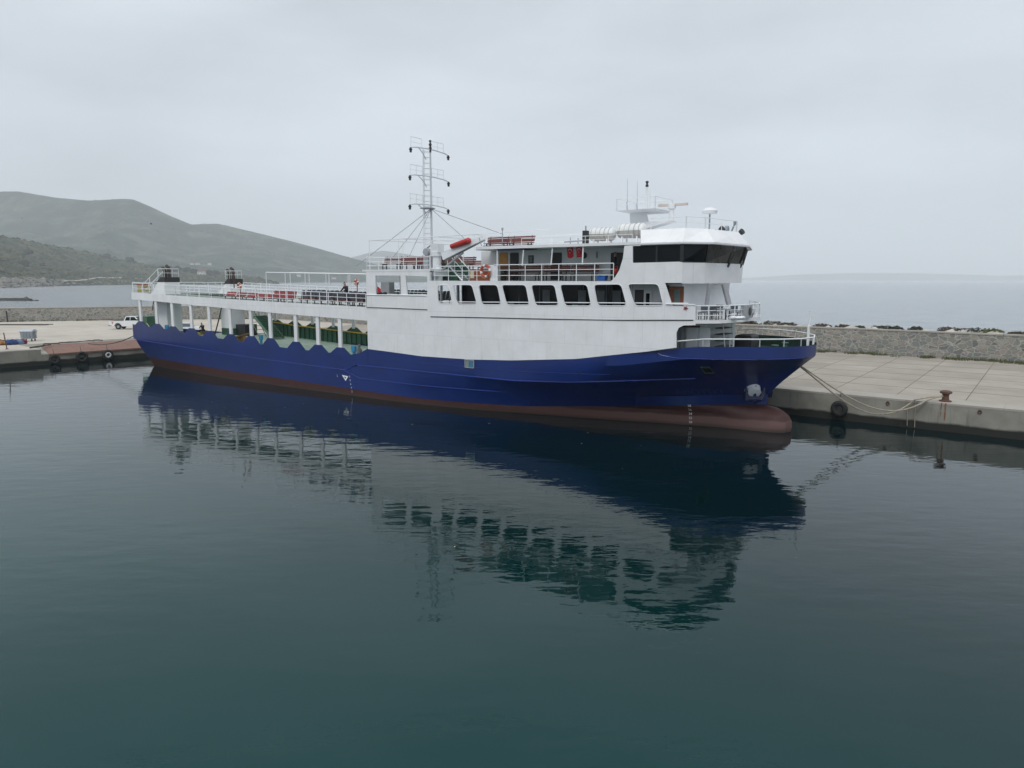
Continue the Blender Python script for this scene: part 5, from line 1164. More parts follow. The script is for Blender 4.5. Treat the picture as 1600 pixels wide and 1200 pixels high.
# stairs/green gear inside the car deck
stair((8.9-1.0,9.2,dz(9)),(5.0,9.2,6.8),.9,10,m=DGREEN,hand=False,name='green_stair')
a=Vector(Q(424,526,8.6));b=Vector(Q(398,494,8.6)); bm=B()
for i in range(13):
    c_=a.lerp(b,i/12); box(bm,c_.x-.20,c_.x+.20,8.6,10.0,c_.z-.14,c_.z+.03)
for y in (8.55,10.0): tube(bm,a+Vector((.1,y-8.6,-.15)),b+Vector((.1,y-8.6,-.15)),.16,n=4)
F('green_stair',bm,DGREEN)
bm=B(); a=Q(230,515,8);b=Q(242,495,8); box(bm,a[0],a[0]+2.0,7,9.5,2.9,4.6); F('stern_winch_house',bm,DGREEN)
bm=B(); p=Q(377,503,9.5); box(bm,p[0]-.3,p[0]+1.4,9,10.5,dz(p[0]),4.1); F('dark_locker',bm,BLACK)
# ventilators and drums on the car deck side
for x,y,m_,r_ in ((261,513,LBLUE,.20),(359+49,529,LBLUE,.18),(553,547,LBLUE,.22)):
    q=Q(x,y,1.0); s=q[0]; bm=B(); lathe(bm,[(r_*.6,dz(s)),(r_*.6,q[2]-.1),(r_,q[2]-.1),(r_,q[2]+.3),(r_*.6,q[2]+.35)],12,'Z',(s,1.0,0)); F('air_vent',bm,m_,smooth=True,sharp=40)
q=Q(561,541,3.0); bm=B(); lathe(bm,[(.25,dz(33)),(.25,dz(33)+.9),(.12,dz(33)+1.05),(.1,dz(33)+1.35)],12,'Z',(q[0],3.0,0)); F('gas_cylinder',bm,GREY)
q=Q(439,536,2.6); bm=B(); lathe(bm,[(.02,dz(24)+.25),(.45,dz(24)+.25),(.45,dz(24)+.32),(.02,dz(24)+.34)],16,'Z',(q[0],2.6,0)); lathe(bm,[(.2,dz(24)),(.2,dz(24)+.25)],10,'Z',(q[0],2.6,0)); F('hatch_cover',bm,WHITE2)
bm=B(); path(bm,[(Q(348,482,5)[0],5,6.6),(Q(343,495,5)[0],5,5.2),(Q(333,517,5)[0],5,dz(14)+.2)],.07,5); F('hanging_hose',bm,DROPE)
bm=B(); path(bm,[(Q(241,472,4)[0],4,7.0),(Q(238,485,4)[0],4,5.6)],.05,5); F('hanging_hose',bm,DROPE)
for i in range(2):
    bm=B(); p=Q(224+i*5,505,.4); tube(bm,p,Q(231+i*5,514,.4),.045,n=5); F('stern_ladder_rail',bm,CREAM)
# deck line stripe on the car deck
bm=B(); 
for y in (3.4,8.4):
    pr=None
    for i in range(30):
        s=6+i; c_=[bm.verts.new((s,y,dz(s)+.006)),bm.verts.new((s,y+.14,dz(s)+.006))]
        if pr: bm.faces.new((pr[0],c_[0],c_[1],pr[1]))
        pr=c_
F('lane_marking',bm,CREAM)
# ---- lattice mast
MASTG=mat('pale_grey_mast_paint',(.52,.55,.58),.5,.1,2)
MS,MTt=Q(675,400,6.0)[0],6.0
MZ=Q(673,229,6.0)[2]; MB=RD_Z
mast=F('mast',(lambda bm:(tube(bm,(MS,MTt,MB),(MS,MTt,MZ+.15),.10,.065,n=10),bm)[1])(B()),MASTG)
bm=B()
for oy,ox in ((-.62,-.35),(-.15,-.62)): tube(bm,(MS+ox,MTt+oy,MB),(MS+ox*.9,MTt+oy*.8,MZ-.2),.035,n=6)
k=0; z=MB+.4
while z<MZ-.3:
    f=(z-MB)/(MZ-MB); o_=.95-.15*f
    p1=(MS-.35*o_,MTt-.62*o_,z);p2=(MS-.62*o_,MTt-.15*o_,z); tube(bm,p1,p2,.02,n=4); tube(bm,p1,(MS,MTt,z),.02,n=4); tube(bm,p2,(MS,MTt,z),.02,n=4); z+=.42
F('ladder',bm,WHITE2,mast)
arms=[((643,232),(701,243)),((641,273),(701,287)),((640,321),(700,328))]
for (a,b) in arms:
    # arms run athwartships; near end left
    def ty(x):  # t for column x at s=MS
        u=(x-800)/FPX/(cP+.1*sP); k=None
        lo_,hi_=0.0,12.0
        for _ in range(30):
            m_=(lo_+hi_)/2; q_=Q(x,300,m_)
            if q_[0]>MS: lo_=m_
            else: hi_=m_
        return (lo_+hi_)/2
    t0,t1=ty(a[0]),ty(b[0]); z0_,z1_=Q(a[0],a[1]-2,t0)[2],Q(b[0],b[1]-2,t1)[2]; zm=(z0_+z1_)/2; zm_top=zm+.12
    bm=B(); path(bm,[(MS,t0,zm-.06),(MS,t0+.5,zm+.05),(MS,MTt-.5,zm_top),(MS,MTt+.5,zm_top),(MS,t1-.5,zm+.05),(MS,t1,zm-.06)],.045,6)
    path(bm,[(MS,t0+.9,zm+.05),(MS,MTt-.8,zm-.35),(MS,MTt-.5,zm-.75)],.035,5)
    for y0,y1 in ((t0+.3,MTt-.7),(MTt+.4,t1-.3)): rail(bm,[(MS-.25,y0,zm+.08),(MS-.25,y1,zm+.08)],.75,1,.9,r=.014)
    arm=F('crossarm',bm,MASTG,mast)
    for t_ in (t0,t1):
        bm=B(); lathe(bm,[(.08,.0),(.08,-.08),(.13,-.10),(.13,-.18),(.09,-.20),(.09,-.32),(.11,-.34),(.04,-.37)],12,'Z',(MS,t_,zm-.05)); F('signal_lamp',bm,BLACK,arm)
bm=B(); lathe(bm,[(.08,0),(.08,.28),(.13,.30),(.13,.38),(.07,.40),(.07,.52),(.12,.54),(.12,.66),(.06,.7),(.05,.8),(.1,.82),(.1,.92),(.02,.95)],10,'Z',(MS,MTt,MZ-.45)); F('masthead_lamp',bm,BLACK,mast)
bm=B(); p3=Q(676,326,6.0)[2]; lathe(bm,[(.5,p3-.02),(.62,p3),(.62,p3+.05),(.5,p3+.06)],8,'Z',(MS-.2,MTt-.2,0)); F('mast_platform',bm,GALV,mast)
SP_=Vector((MS,MTt,p3))
bm=B()
for q in (Q(556,416,1.0),Q(640,400,.5),(Q(725,372,3.0)),(Q(786,366,4.0))): tube(bm,SP_,q,.028,n=5)
tube(bm,SP_,Q(600,420,11.8),.02,n=5); F('mast_stays',bm,GREY,mast)
# ---- crane with red float
cs=Q(683,425,1.2)[0]; crane=F('crane_column',(lambda bm:(lathe(bm,[(.40,8.93),(.40,9.8),(.32,9.85),(.32,10.6),(.42,10.65),(.42,10.95),(.3,11.0)],16,'Z',(cs,1.2,0)),box(bm,cs-.35,cs+.42,.9,1.5,10.9,11.5),bm)[2])(B()),WHITE2,smooth=True,sharp=35)
a=Vector(Q(694,401,1.2));b=Vector(Q(757,371.5,1.2)); d_=(b-a).normalized(); up=Vector((-d_.z,0,d_.x))
bm=B(); w_=.24; hexa(bm,[a-up*.26+Vector((0,-w_,0)),b-up*.13+Vector((0,-w_*.7,0)),b-up*.13+Vector((0,w_*.7,0)),a-up*.26+Vector((0,w_,0))],[a+up*.28+Vector((0,-w_,0)),b+up*.14+Vector((0,-w_*.7,0)),b+up*.14+Vector((0,w_*.7,0)),a+up*.28+Vector((0,w_,0))])
tube(bm,a-up*.30,b-up*.16,.05,n=5,mi=1); F('crane_jib',bm,[WHITE2,GREY],crane)
bm=B(); tube(bm,a+Vector((-.3,0,-1.0)),a.lerp(b,.45)-up*.3,.09,n=8); tube(bm,b,b-Vector((0,0,.55)),.02,n=4); lathe(bm,[(.02,0),(.12,-.06),(.14,-.22),(.06,-.3)],10,'Z',tuple(b-Vector((0,0,.5)))); tube(bm,b+Vector((-.3,-.2,0)),b+Vector((-.1,-.2,-.55)),.03); F('crane_hook',bm,GREY,crane)
bm=B(); path(bm,[(cs-.9,1.0,10.6),(cs-.7,1.0,11.25),(cs-.35,1.0,11.45),(cs,1.0,11.1)],.06,6); box(bm,cs-.95,cs-.5,.8,1.4,9.6,10.6); lathe(bm,[(.25,-.2),(.25,.2)],12,'Y',(cs-.55,.8,10.95)); F('crane_winch',bm,GREY,crane)
a=Vector(Q(704,385.5,.9));b=Vector(Q(735,375,.9)); bm=B(); path(bm,[a,a.lerp(b,.04),a.lerp(b,.5),a.lerp(b,.93),b],[.06,.17,.20,.21,.09],12); F('red_float',bm,REDP,crane,smooth=True)
# stairs up to the roof deck beside the crane
a=Q(722,437,1.9);b=Q(699,406,1.9); stair((a[0],1.9,8.93),(b[0],1.9,b[2]-.3),.8,10)
# prom deck stowage: green box, brown cabinet
bm=B(); a=Q(686,430,2.2);b=Q(718,430,2.2); box(bm,a[0],b[0],2.0,3.2,8.93,9.85); F('green_locker',bm,DGREEN)
bm=B(); r=random.Random(8)
for i in range(26):
    u=r.random(); rock(bm,(a[0]+(b[0]-a[0])*u,2.1+r.random(),9.85+r.uniform(0,.25)),.28,.7,1,rnd=r)
F('stowed_netting',bm,TARP)
bm=B(); a=Q(734,430,1.4);b=Q(765,430,1.4); box(bm,a[0],b[0],1.4,2.2,8.93,9.72); cb=F('brown_cabinet',bm,mat('brown_varnish',(.26,.065,.022),.5,.3,2)); bm=B(); p=Q(738,431,1.4); box(bm,p[0]-.16,p[0]+.16,1.37,1.398,9.1,9.58); F('notice_panel',bm,CREAM,cb)
# ---- radar mast and roof equipment
RT=11.14
rm=F('radar_mast',(lambda bm:(hexa(bm,[Q(985,380,5.2),Q(1022,380,5.2),Q(1022,380,6.6),Q(985,380,6.6)],[Q(984,330,5.2),Q(1010,330,5.2),Q(1010,330,6.4),Q(984,330,6.4)]),bm)[1])(B()),WHITE2)
pz=Q(1000,329,5.2)[2]; pa=Q(967,330,5.0)[0];pb=Q(1031,327,5.0)[0]
bm=B(); hexa(bm,[(pa+.5,4.8,pz-.12),(pb-.1,4.8,pz-.12),(pb-.1,6.9,pz-.12),(pa+.5,6.9,pz-.12)],[(pa,4.4,pz),(pb,4.4,pz),(pb,7.3,pz),(pa,7.3,pz)]); F('platform',bm,WHITE2,rm)
bm=B(); rail(bm,[(pa+.1,4.5,pz),(pb-.1,4.5,pz),(pb-.1,7.2,pz),(pa+.1,7.2,pz),(pa+.1,4.5,pz)],.75,1,1.3,r=.022); F('platform_rail',bm,RAILW,rm)
a=Q(1010,352,5.4);b=Q(1052,345,5.4); bm=B(); hexa(bm,[(a[0]-.6,5.1,a[2]-.7),(a[0],5.1,a[2]-.6),(a[0],6.1,a[2]-.6),(a[0]-.6,6.1,a[2]-.7)],[(a[0]-1.0,5.1,b[2]-.06),(a[0]-.1,5.1,b[2]-.06),(a[0]-.1,6.1,b[2]-.06),(a[0]-1.0,6.1,b[2]-.06)]); hexa(bm,[(a[0]-.5,5.1,b[2]-.55),(a[0]+.2,5.1,b[2]-.4),(a[0]+.2,6.1,b[2]-.4),(a[0]-.5,6.1,b[2]-.55)],[(a[0]-.5,5.1,b[2]),(b[0],5.1,b[2]),(b[0],6.1,b[2]),(a[0]-.5,6.1,b[2])]); F('radar_bracket',bm,WHITE2,rm)
p=Q(1049,345,5.5); bm=B(); lathe(bm,[(.16,p[2]),(.16,p[2]+.7),(.26,p[2]+.75),(.26,p[2]+1.0),(.1,p[2]+1.05)],12,'Z',(p[0],5.5,0)); F('radar_pedestal',bm,WHITE2,rm)
bm=B(); a=Q(1035,319,5.5);b=Q(1068,321,5.5); m_=Vector(a).lerp(Vector(b),.5); dd=Vector((1,0,0)); hexa(bm,[m_+dd*-.95+Vector((0,-.14,-.07)),m_+dd*.95+Vector((0,-.14,-.07)),m_+dd*.95+Vector((0,.14,-.07)),m_+dd*-.95+Vector((0,.14,-.07))],[m_+dd*-.95+Vector((0,-.10,.07)),m_+dd*.95+Vector((0,-.10,.07)),m_+dd*.95+Vector((0,.10,.07)),m_+dd*-.95+Vector((0,.10,.07))]); F('radar_scanner',bm,mat('pale_brown_radome',(.52,.46,.42),.5,.1,3),rm)
a=Q(1010,326,5.6);b=Q(1011,290,5.6); bm=B(); tube(bm,a,b,.10,.08,n=8); tube(bm,(a[0],5.6,b[2]-.6),(a[0]-.35,5.6,b[2]-.55),.02); tube(bm,(a[0]+.25,5.6,pz),(a[0]+.22,5.6,b[2]-.2),.03); F('light_mast',bm,WHITE2,rm)
bm=B(); lathe(bm,[(.05,0),(.10,.05),(.10,.16),(.06,.19),(.06,.27),(.10,.30),(.10,.38),(.02,.42)],10,'Z',(b[0],5.6,b[2]-.12)); F('masthead_lamp',bm,BLACK,rm)
for x,yt in ((980,279),(995.5,283)):
    a=Q(x,328,5.0);b=Q(x+.4,yt,5.0); bm=B(); tube(bm,a,(b[0],5.0,a[2]+(b[2]-a[2])*.25),.03,n=5); tube(bm,(a[0],5.0,a[2]+(b[2]-a[2])*.25),b,.016,.008,n=5); F('whip_aerial',bm,GALV,rm)
# satellite dome
p=Q(1108,362,5); bm=B(); d_t=Q(1108,330,5); lathe(bm,[(.05,11.8),(.05,d_t[2]-.12)],8,'Z',(p[0],5,0)); dm=F('dome_post',bm,GALV)
bm=B(); lathe(bm,[(.05,d_t[2]-.18),(.42,d_t[2]-.14),(.45,d_t[2]+.02),(.40,d_t[2]+.06),(.30,d_t[2]+.17),(.02,d_t[2]+.22)],18,'Z',(p[0],5,0)); F('satellite_dome',bm,WHITE2,dm,smooth=True,sharp=40)
for x,y in ((1127,359),(1158,363)):
    p=Q(x,y,4.5 if x<1140 else 7.5); bm=B(); lathe(bm,[(.10,-.14),(.17,-.05),(.19,.14),(.02,.15)],12,'Z'); o=F('searchlight',bm,BLACK); o.location=p; o.rotation_euler=(0,1.0,-.3); 
    bm=B(); tube(bm,(0,0,-.1),(-.25,0,-.35),.03,n=5); F('bracket',bm,GREY,o)
p=Q(1142,362,6); bm=B(); tube(bm,(p[0],6,11.8),(p[0]+.2,6,12.3),.05); lathe(bm,[(.18,-.1),(.18,.1)],12,'X',(p[0]-.25,6,12.05)); lathe(bm,[(.09,-.12),(.09,.12)],10,'Z',(p[0]+.22,6,12.4)); F('ship_horn',bm,GALV)
bm=B(); tp=[(SW_END-2.4,1.0),(SW_END-.3,1.0),(59.8,2.3),(60.4,6),(59.2,9.5),(57.9,11.0)]; rail(bm,[(*p,11.86) for p in tp],.62,1,1.6,r=.02); F('bridge_roof_rail',bm,RAILW)
bm=B(); rail(bm,[(RS0+4.2,.25,11.13),(SW_END-3.2,.25,11.13)],.45,1,1.7,r=.016); F('roof_low_rail',bm,RAILW)
# small things on the aft roof: post with black base, aerials, pipe frame
p=Q(915,380,1.0); bm=B(); tube(bm,(p[0],1,11.1),(p[0],1,Q(915,353,1)[2]),.05,n=6); F('roof_post',bm,GREY); bm=B(); box(bm,p[0]-.15,p[0]+.15,.85,1.15,11.16,11.95); F('junction_box',bm,BLACK)
bm=B(); 
for x,y0,y1 in ((891,380,371),(903,382,372),(785,384,357)):
    p=Q(x,y0,2.5); tube(bm,(p[0],2.5,11.12),(p[0],2.5,Q(x,y1,2.5)[2]),.035,n=5)
p=Q(785,357,2.5); lathe(bm,[(.07,-.12),(.07,.05)],8,'Z',(p[0],2.5,p[2])); p=Q(888,378,2.5); tube(bm,(p[0]-.3,2.5,p[2]),(p[0]+1.0,2.5,p[2]+.05),.05,n=5); F('roof_fittings',bm,GREY)
bm=B(); fzp=Q(800,363,3)[2]
for y in (3,8.5): path(bm,[(Q(737,363,y)[0],y,fzp-.05),(Q(860,359,3)[0],y,fzp+.1)],.022,5)
for x in (741,796,838,861):
    s=Q(x,363,3)[0]
    for y in (3,8.5): tube(bm,(s,y,11.12),(s,y,fzp),.022,n=5)
F('roof_pipe_frame',bm,RAILW)
# ---- forecastle
FGREEN=mat('forecastle_green_paint',(.010,.035,.024),.6,.3,2)
FZ=4.62
bm=B(); pts=[(53.0+ (64.9-53.0)*i/16) for i in range(17)]
L_=[(s,CL-hb(s,FZ)+.10) for s in pts]; v=[bm.verts.new((s,t,FZ)) for s,t in L_]+[bm.verts.new((s,12-t,FZ)) for s,t in L_[::-1]]; bm.faces.new(v); F('forecastle_deck',bm,FGREEN)
bm=B(); pr=None
for i in range(25):
    s=57.5+(65.2-57.5)*i/24; z=lerp(ZS,s)-.015; b=max(.05,hb(s,z)-.09); cc=[bm.verts.new((s-.03,CL-b,FZ)),bm.verts.new((s-.03,CL-b,z)),bm.verts.new((s-.03,CL+b,FZ)),bm.verts.new((s-.03,CL+b,z))]
    if pr: bm.faces.new((pr[0],cc[0],cc[1],pr[1])); bm.faces.new((pr[2],cc[2],cc[3],pr[3]))
    pr=cc
F('forecastle_lining',bm,FGREEN)
def bowrail(side):
    P=[]
    for s in [58.9,60.5,62,63.2,64.2,64.85]: z=lerp(ZS,s); b=hb(s,z)-.07; P.append((s,CL-b*side,z))
    P.append((65.15,CL-.12*side,lerp(ZS,65.1))); return P
for sd in (1,-1):
    bm=B(); rail(bm,bowrail(sd),.42,0,1.5,r=.03,rt=.04); F('bow_rail',bm,RAILW)
p=Q(1265,536,6.0); q=Q(1266,489,6.0); bm=B()
for o_ in (-.12,.12): tube(bm,(p[0]-.1,6+o_,5.2),(p[0]-.1,6+o_,6.35),.05,n=6)
tube(bm,(p[0]-.1,5.86,6.33),(p[0]-.1,6.14,6.33),.06); tube(bm,(p[0]-.1,6,6.2),(q[0],6,q[2]),.05,.035,n=6); lathe(bm,[(.06,-.05),(.06,.05)],8,'Z',(q[0],6,q[2]+.05)); F('jackstaff',bm,RAILW)
# forecastle house with doors, pipes; balcony above
bm=B(); hp=[(56.5,1.7),(59.2,1.7),(59.9,3.0),(60.2,6),(59.6,9),(58.6,10.3),(56.5,10.3)]
a=[bm.verts.new((*p,FZ)) for p in hp]; b=[bm.verts.new((*p,6.62)) for p in hp]
for i in range(len(hp)): bm.faces.new((a[i],a[(i+1)%len(hp)],b[(i+1)%len(hp)],b[i]))
bm.faces.new(b); FH=F('forecastle_house',bm,mat('pale_green_white_paint',(.60,.66,.66),.5,.1,1.5,streak=.2))
bm=B(); box(bm,56.6,56.75,.06,1.7,5.0,6.6); F('recess_bulkhead',bm,WHITE2)
for x,m_,w_ in ((1064,GREY,.05),(1073,GREY,.05),(1089,REDP,.045),(1098,GREY,.04),(1104,GREY,.03),(1112,GREY,.07)):
    t_=1.62; q=Q(x,525,t_); s=min(q[0],59.15); bm=B(); tube(bm,(s,1.60,FZ),(s,1.60,6.5),w_,n=6); F('pipe',bm,m_,FH)
for x in (1081,1101): q=Q(x,525,1.65); bm=B(); box(bm,q[0]-.3,q[0]+.3,1.66,1.697,FZ+.1,6.3); F('store_door',bm,WHITE2,FH)
bm=B(); q=Q(1076,511,1.5); box(bm,q[0]-.5,q[0]+.6,1.5,1.69,6.30,6.42); F('cable_tray',bm,RUST,FH)
bm=B(); q=Q(1113,530,2.0); lathe(bm,[(.09,0),(.09,.5),(.03,.58)],10,'Z',(60.15,1.9,FZ+.2)); F('fire_extinguisher',bm,REDP,FH)
bp2=[(58.8,-.02),(60.4,-.02),(61.4,.9),(61.95,2.9),(62.05,6),(61.3,8.6),(60.4,10.6),(59.6,12.02),(58.8,12.02)]
bm=B(); a=[bm.verts.new((*p,6.62)) for p in bp2]; b=[bm.verts.new((*p,6.80)) for p in bp2]
for i in range(len(bp2)): bm.faces.new((a[i],a[(i+1)%len(bp2)],b[(i+1)%len(bp2)],b[i]))
bm.faces.new(a[::-1]); bm.faces.new(b); F('balcony_deck',bm,WHITE)
bm=B(); rail(bm,[(60.25,.05,6.8)]+[(p[0]-.06,p[1]+.05 if p[1]<6 else p[1]-.05,6.8) for p in bp2[1:8]],.78,2,.8,r=.028); F('balcony_rail',bm,RAILW)
bm=B(); tube(bm,(58.6,-.10,Q(1055,475)[2]),(60.3,-.06,Q(1087,476)[2]),.035); F('balcony_rail',bm,RAILW)
bm=B(); q=Q(1072,481.5); 
for a0 in range(5): tube(bm,(q[0],-.06,q[2]),(q[0]+.15*math.cos(a0*1.257+1.2),-.08,q[2]+.13*math.sin(a0*1.257+1.2)),.05,.01,n=4)
F('red_star_emblem',bm,REDSEAT)
# forecastle ladder, winch, box
a=Q(1140,541,3.2);b=Q(1137,508,3.2); bm=B()
for i in range(6):
    z=FZ+.1+i*.36; box(bm,60.3,60.95-.03*i,3.2,4.7,z,z+.05)
F('steps',bm,DGREY)
bm=B(); tube(bm,(60.98,3.2,FZ),(60.75,3.2,6.6),.035); tube(bm,(60.98,4.7,FZ),(60.75,4.7,6.6),.035); tube(bm,(61.2,3.2,FZ),(61.2,3.2,FZ+.95),.03); F('step_rail',bm,RAILW)
bm=B(); plate(bm,rounded([(60.9,FZ),(61.9,FZ),(61.9,5.72),(60.9,5.72)],.15),[],5.0,6.4); F('winch_cover',bm,BLACK)
bm=B(); lathe(bm,[(.16,0),(.16,.5),(.22,.55),(.22,.62)],12,'Z',(63.3,4.9,FZ)); lathe(bm,[(.16,0),(.16,.5),(.22,.55),(.22,.62)],12,'Z',(63.3,7.1,FZ)); F('bitts',bm,DGREEN)
# ================================================================== THINGS ON BOARD
def bench(name,L,mseat,mleg,label,back=True,slats=3):
    "slatted bench along local x, backrest on +y side"
    t=thing(name,label,'bench'); 
    bm=B()
    for k in range(slats): box(bm,-L/2,L/2,-.22+k*.15,-.10+k*.15,.42,.455)
    ob('seat',bm,mseat,t)
    if back:
        bm=B()
        for k in range(slats): hexa(bm,[(-L/2,.24+k*.03,.56+k*.15),(L/2,.24+k*.03,.56+k*.15),(L/2,.27+k*.03,.56+k*.15),(-L/2,.27+k*.03,.56+k*.15)],[(-L/2,.26+k*.03,.675+k*.15),(L/2,.26+k*.03,.675+k*.15),(L/2,.29+k*.03,.675+k*.15),(-L/2,.29+k*.03,.675+k*.15)])
        ob('backrest',bm,mseat,t)
    for x in (-L/2+.25,L/2-.25):
        bm=B(); box(bm,x-.03,x+.03,-.20,-.14,0,.418); box(bm,x-.03,x+.03,.20,.26,0,.418)
        box(bm,x-.03,x+.03,-.2,.24,.36,.417); tube(bm,(x,.25,.41),(x,.36,1.02),.03,n=4); ob('leg_frame',bm,mleg,t)
    return t
b0=bench('slatted_bench',2.0,WOODR,BLACK,'x')
def put(src,first,s,t,z,rz,label,group):
    loc=W(s,t,z)
    if first: 
        src.location=loc; src.rotation_euler=(0,0,-A+rz); src['label']=label; src['group']=group; return src
    return dup(src,loc,-A+rz,label,group)
GR='dark red slatted benches on the upper decks'
PL=['aftmost','second','third','fourth','fifth','foremost']
n=0
# games deck: benches across, two rows near/far
spots=[]
for r_i,(t_,rn) in enumerate(((1.5,'front'),(3.3,'middle'),(5.0,'back'))):
    for i,s in enumerate([35.75,37.85,39.9]):
        spots.append((s,t_,RD_Z,0,'dark red bench under the awning pipes, %s one in the %s row'%(['left','centre','right'][i],rn)))
for i,x in enumerate((709,738)): spots.append((Q(x,412,9.6)[0],9.6,9.60,0,'dark red bench %s seen between the crane and the deck house'%['left one','right one'][i]))
RB=11.13
for r_i,(t_,rn) in enumerate(((2.6,'near'),(5.2,'far'))):
    for i,x in enumerate((776,813)): spots.append((Q(x,380,t_)[0],t_,RB,0,'slatted bench on the wheelhouse roof, %s one of the %s row'%(['aft','forward'][i],rn)))
for i,(s,t_) in enumerate([(45.9,1.9),(47.9,1.9),(50.0,1.9),(52.1,1.9)]):
    spots.append((s,t_,8.93,0,'bench along the grey deck house wall, %s'%['left of the small window','right of the small window','below the two red flags','between the flags and the dark figure'][i]))
for s,t_,z,rz,lb in spots:
    o=put(b0,n==0,s,t_,z,rz,lb,GR); n+=1
    if z==RB: o.scale=(1,1,.82)
# platform for the two benches behind the crane
bm=B(); box(bm,41.06,44.8,8.9,11.6,9.45,9.6); 
for s in (41.3,44.6):
    for y in (9.0,11.5): box(bm,s-.05,s+.05,y-.05,y+.05,8.92,9.45)
F('raised_platform',bm,WHITE2)
# rows of moulded seats on the promenade
def seatrow(mback,mseat,n_,label,name='seat_row'):
    t=thing(name,label,'seat row')
    for i in range(n_):
        x=(i-(n_-1)/2)*.50
        bm=B(); hexa(bm,[(x-.20,-.22,.40),(x+.20,-.22,.40),(x+.20,.20,.38),(x-.20,.20,.38)],[(x-.22,-.24,.45),(x+.22,-.24,.45),(x+.21,.21,.43),(x-.21,.21,.43)]); ob('seat',bm,mseat,t)
        bm=B(); o=rounded([(x-.22,.42),(x+.22,.42),(x+.20,1.02),(x-.20,1.02)],.09,3)
        a=[bm.verts.new((p[0],.20+(p[1]-.42)*.28,p[1])) for p in o]; b=[bm.verts.new((p[0],.25+(p[1]-.42)*.28,p[1])) for p in o]
        for k in range(len(o)): bm.faces.new((a[k],a[(k+1)%len(o)],b[(k+1)%len(o)],b[k]))
        bm.faces.new(a[::-1]); bm.faces.new(b); ob('backrest',bm,mback,t)
    bm=B(); L=n_*.25; box(bm,-L,L,-.05,.05,.30,.37)
    for x in (-L+.2,L-.2): box(bm,x-.03,x+.03,-.03,.03,0,.30); box(bm,x-.05,x+.05,-.22,.22,0,.03)
    ob('leg_frame',bm,BLACK,t); return t
sr0=seatrow(DGREY,mat('orange_red_seat',(.30,.07,.04),.5,.2,4),5,'x')
ss=[26.0,26.8,27.7,28.5,29.9,30.7,31.6,32.4,33.3,34.1]; ordn=['aftmost','second','third','fourth','fifth','sixth','seventh','eighth','ninth','last, touching the white side wall']
for i,s in enumerate(ss):
    put(sr0,i==0,s,1.75,fz(s)-.12,R(-90) if i%2==0 else R(90),'near row of dark grey promenade seats, %s counting forward'%ordn[i],'dark grey seat rows on the promenade').scale=(1,1,1.15)
m0=dup(sr0,label='x')
for i,s in enumerate(ss[::2]):
    lb='far row of dark grey promenade seats, %s counting forward'%ordn[i]
    if i==0: m0.location=W(s,10.0,fz(s)-.12); m0.rotation_euler=(0,0,-A+R(-90)); m0['label']=lb; m0['group']='dark grey seat rows on the promenade'
    else: dup(m0,W(s,10.0,fz(s)-.12),-A+R(-90),lb,'dark grey seat rows on the promenade')
# red seats: three stacked upright & low red ones
r0=seatrow(REDSEAT,REDSEAT,3,'x','red_seat_row')
xs=[(432,1.1,'faded red seat row leaning upright beside the black table, nearest the rail'),(441,1.1,'middle of the tall faded red seat rows on the promenade'),(450,1.1,'faded red seat row closest to the dark grey seats')]
for i,(x,t_,lb) in enumerate(xs):
    q=Q(x,465,t_); put(r0,i==0,q[0],t_,fz(q[0])-.12,0,lb,'red seat rows on the promenade')
for i,(x,lb) in enumerate([(357,'low orange red seats beside the brown pole, aftmost'),(373,'second low orange red seats from aft behind the rail'),(390,'third low orange red seats from aft behind the rail'),(406,'low orange red seats between the aft rows and the rail gate'),(420,'last low orange red seats before the tall red ones')]):
    q=Q(x,460,2.2); lw=dup(r0,W(q[0],2.2,fz(q[0])-.12),-A,lb,'red seat rows on the promenade'); lw.scale=(1,1,.62)
# rectangular frame table beside red seats
t=sthing('table','black framed table beside the tall red seats','table',Q(429,465,1.6)[0],1.9,fz(23)-.12); bm=B(); box(bm,-.45,.9,-.3,.3,.92,.96); ob('tabletop',bm,GREY,t)
for x,y in ((-.4,-.25),(.85,-.25),(-.4,.25),(.85,.25)): bm=B(); tube(bm,(x,y,0),(x,y,.92),.025,n=5); ob('leg',bm,BLACK,t)
# yellow/red locker near the stern
q=Q(225,450,3.0); t=sthing('life_jacket_locker','olive yellow deck box with a red lid at the stern rail','locker',q[0],3.0,fz(0)-.12); bm=B(); box(bm,-.65,.65,-.4,.4,0,.85); ob('box_body',bm,mat('olive_yellow_paint',(.33,.28,.05),.6,.25,3),t); bm=B(); box(bm,-.7,.7,-.45,.45,.853,.97); ob('lid',bm,mat('dull_red_paint',(.32,.07,.05),.6,.2,3),t)
# lifebuoys
def buoy(s,t_,z,label,R_=.30,stand=None):
    t=sthing('lifebuoy',label,'lifebuoy',s,t_,z,0,'lifebuoys'); bm=B(); torus(bm,(0,0,0),R_,.085,'Y',28,8,split=lambda u:(u*4)%1<.22); ob('ring',bm,[ORANGE,MARKW],t,smooth=True)
    bm=B(); 
    for k in range(4): 
        a0=k*math.pi/2+.35;a1=(k+1)*math.pi/2+.35-.35; path(bm,[(math.cos(a0+(a1-a0)*u)*(R_+.11),-.03,math.sin(a0+(a1-a0)*u)*(R_+.11)) for u in (0,.33,.66,1)],.012,4)
    ob('grab_line',bm,CREAM,t); return t
q=Q(758.5,423.5,-.05); buoy(q[0],-.05,q[2],'orange lifebuoy with white bands hanging on the rail before the brown cabinet',.36)
q=Q(374,447,.4); b1=buoy(q[0],.4,q[2],'small red lifebuoy on a pole beside the port funnel',.22); bm=B(); tube(bm,(0,.08,-1.5),(0,.08,-.2),.03,n=5); ob('holder_pole',bm,RUST,b1)
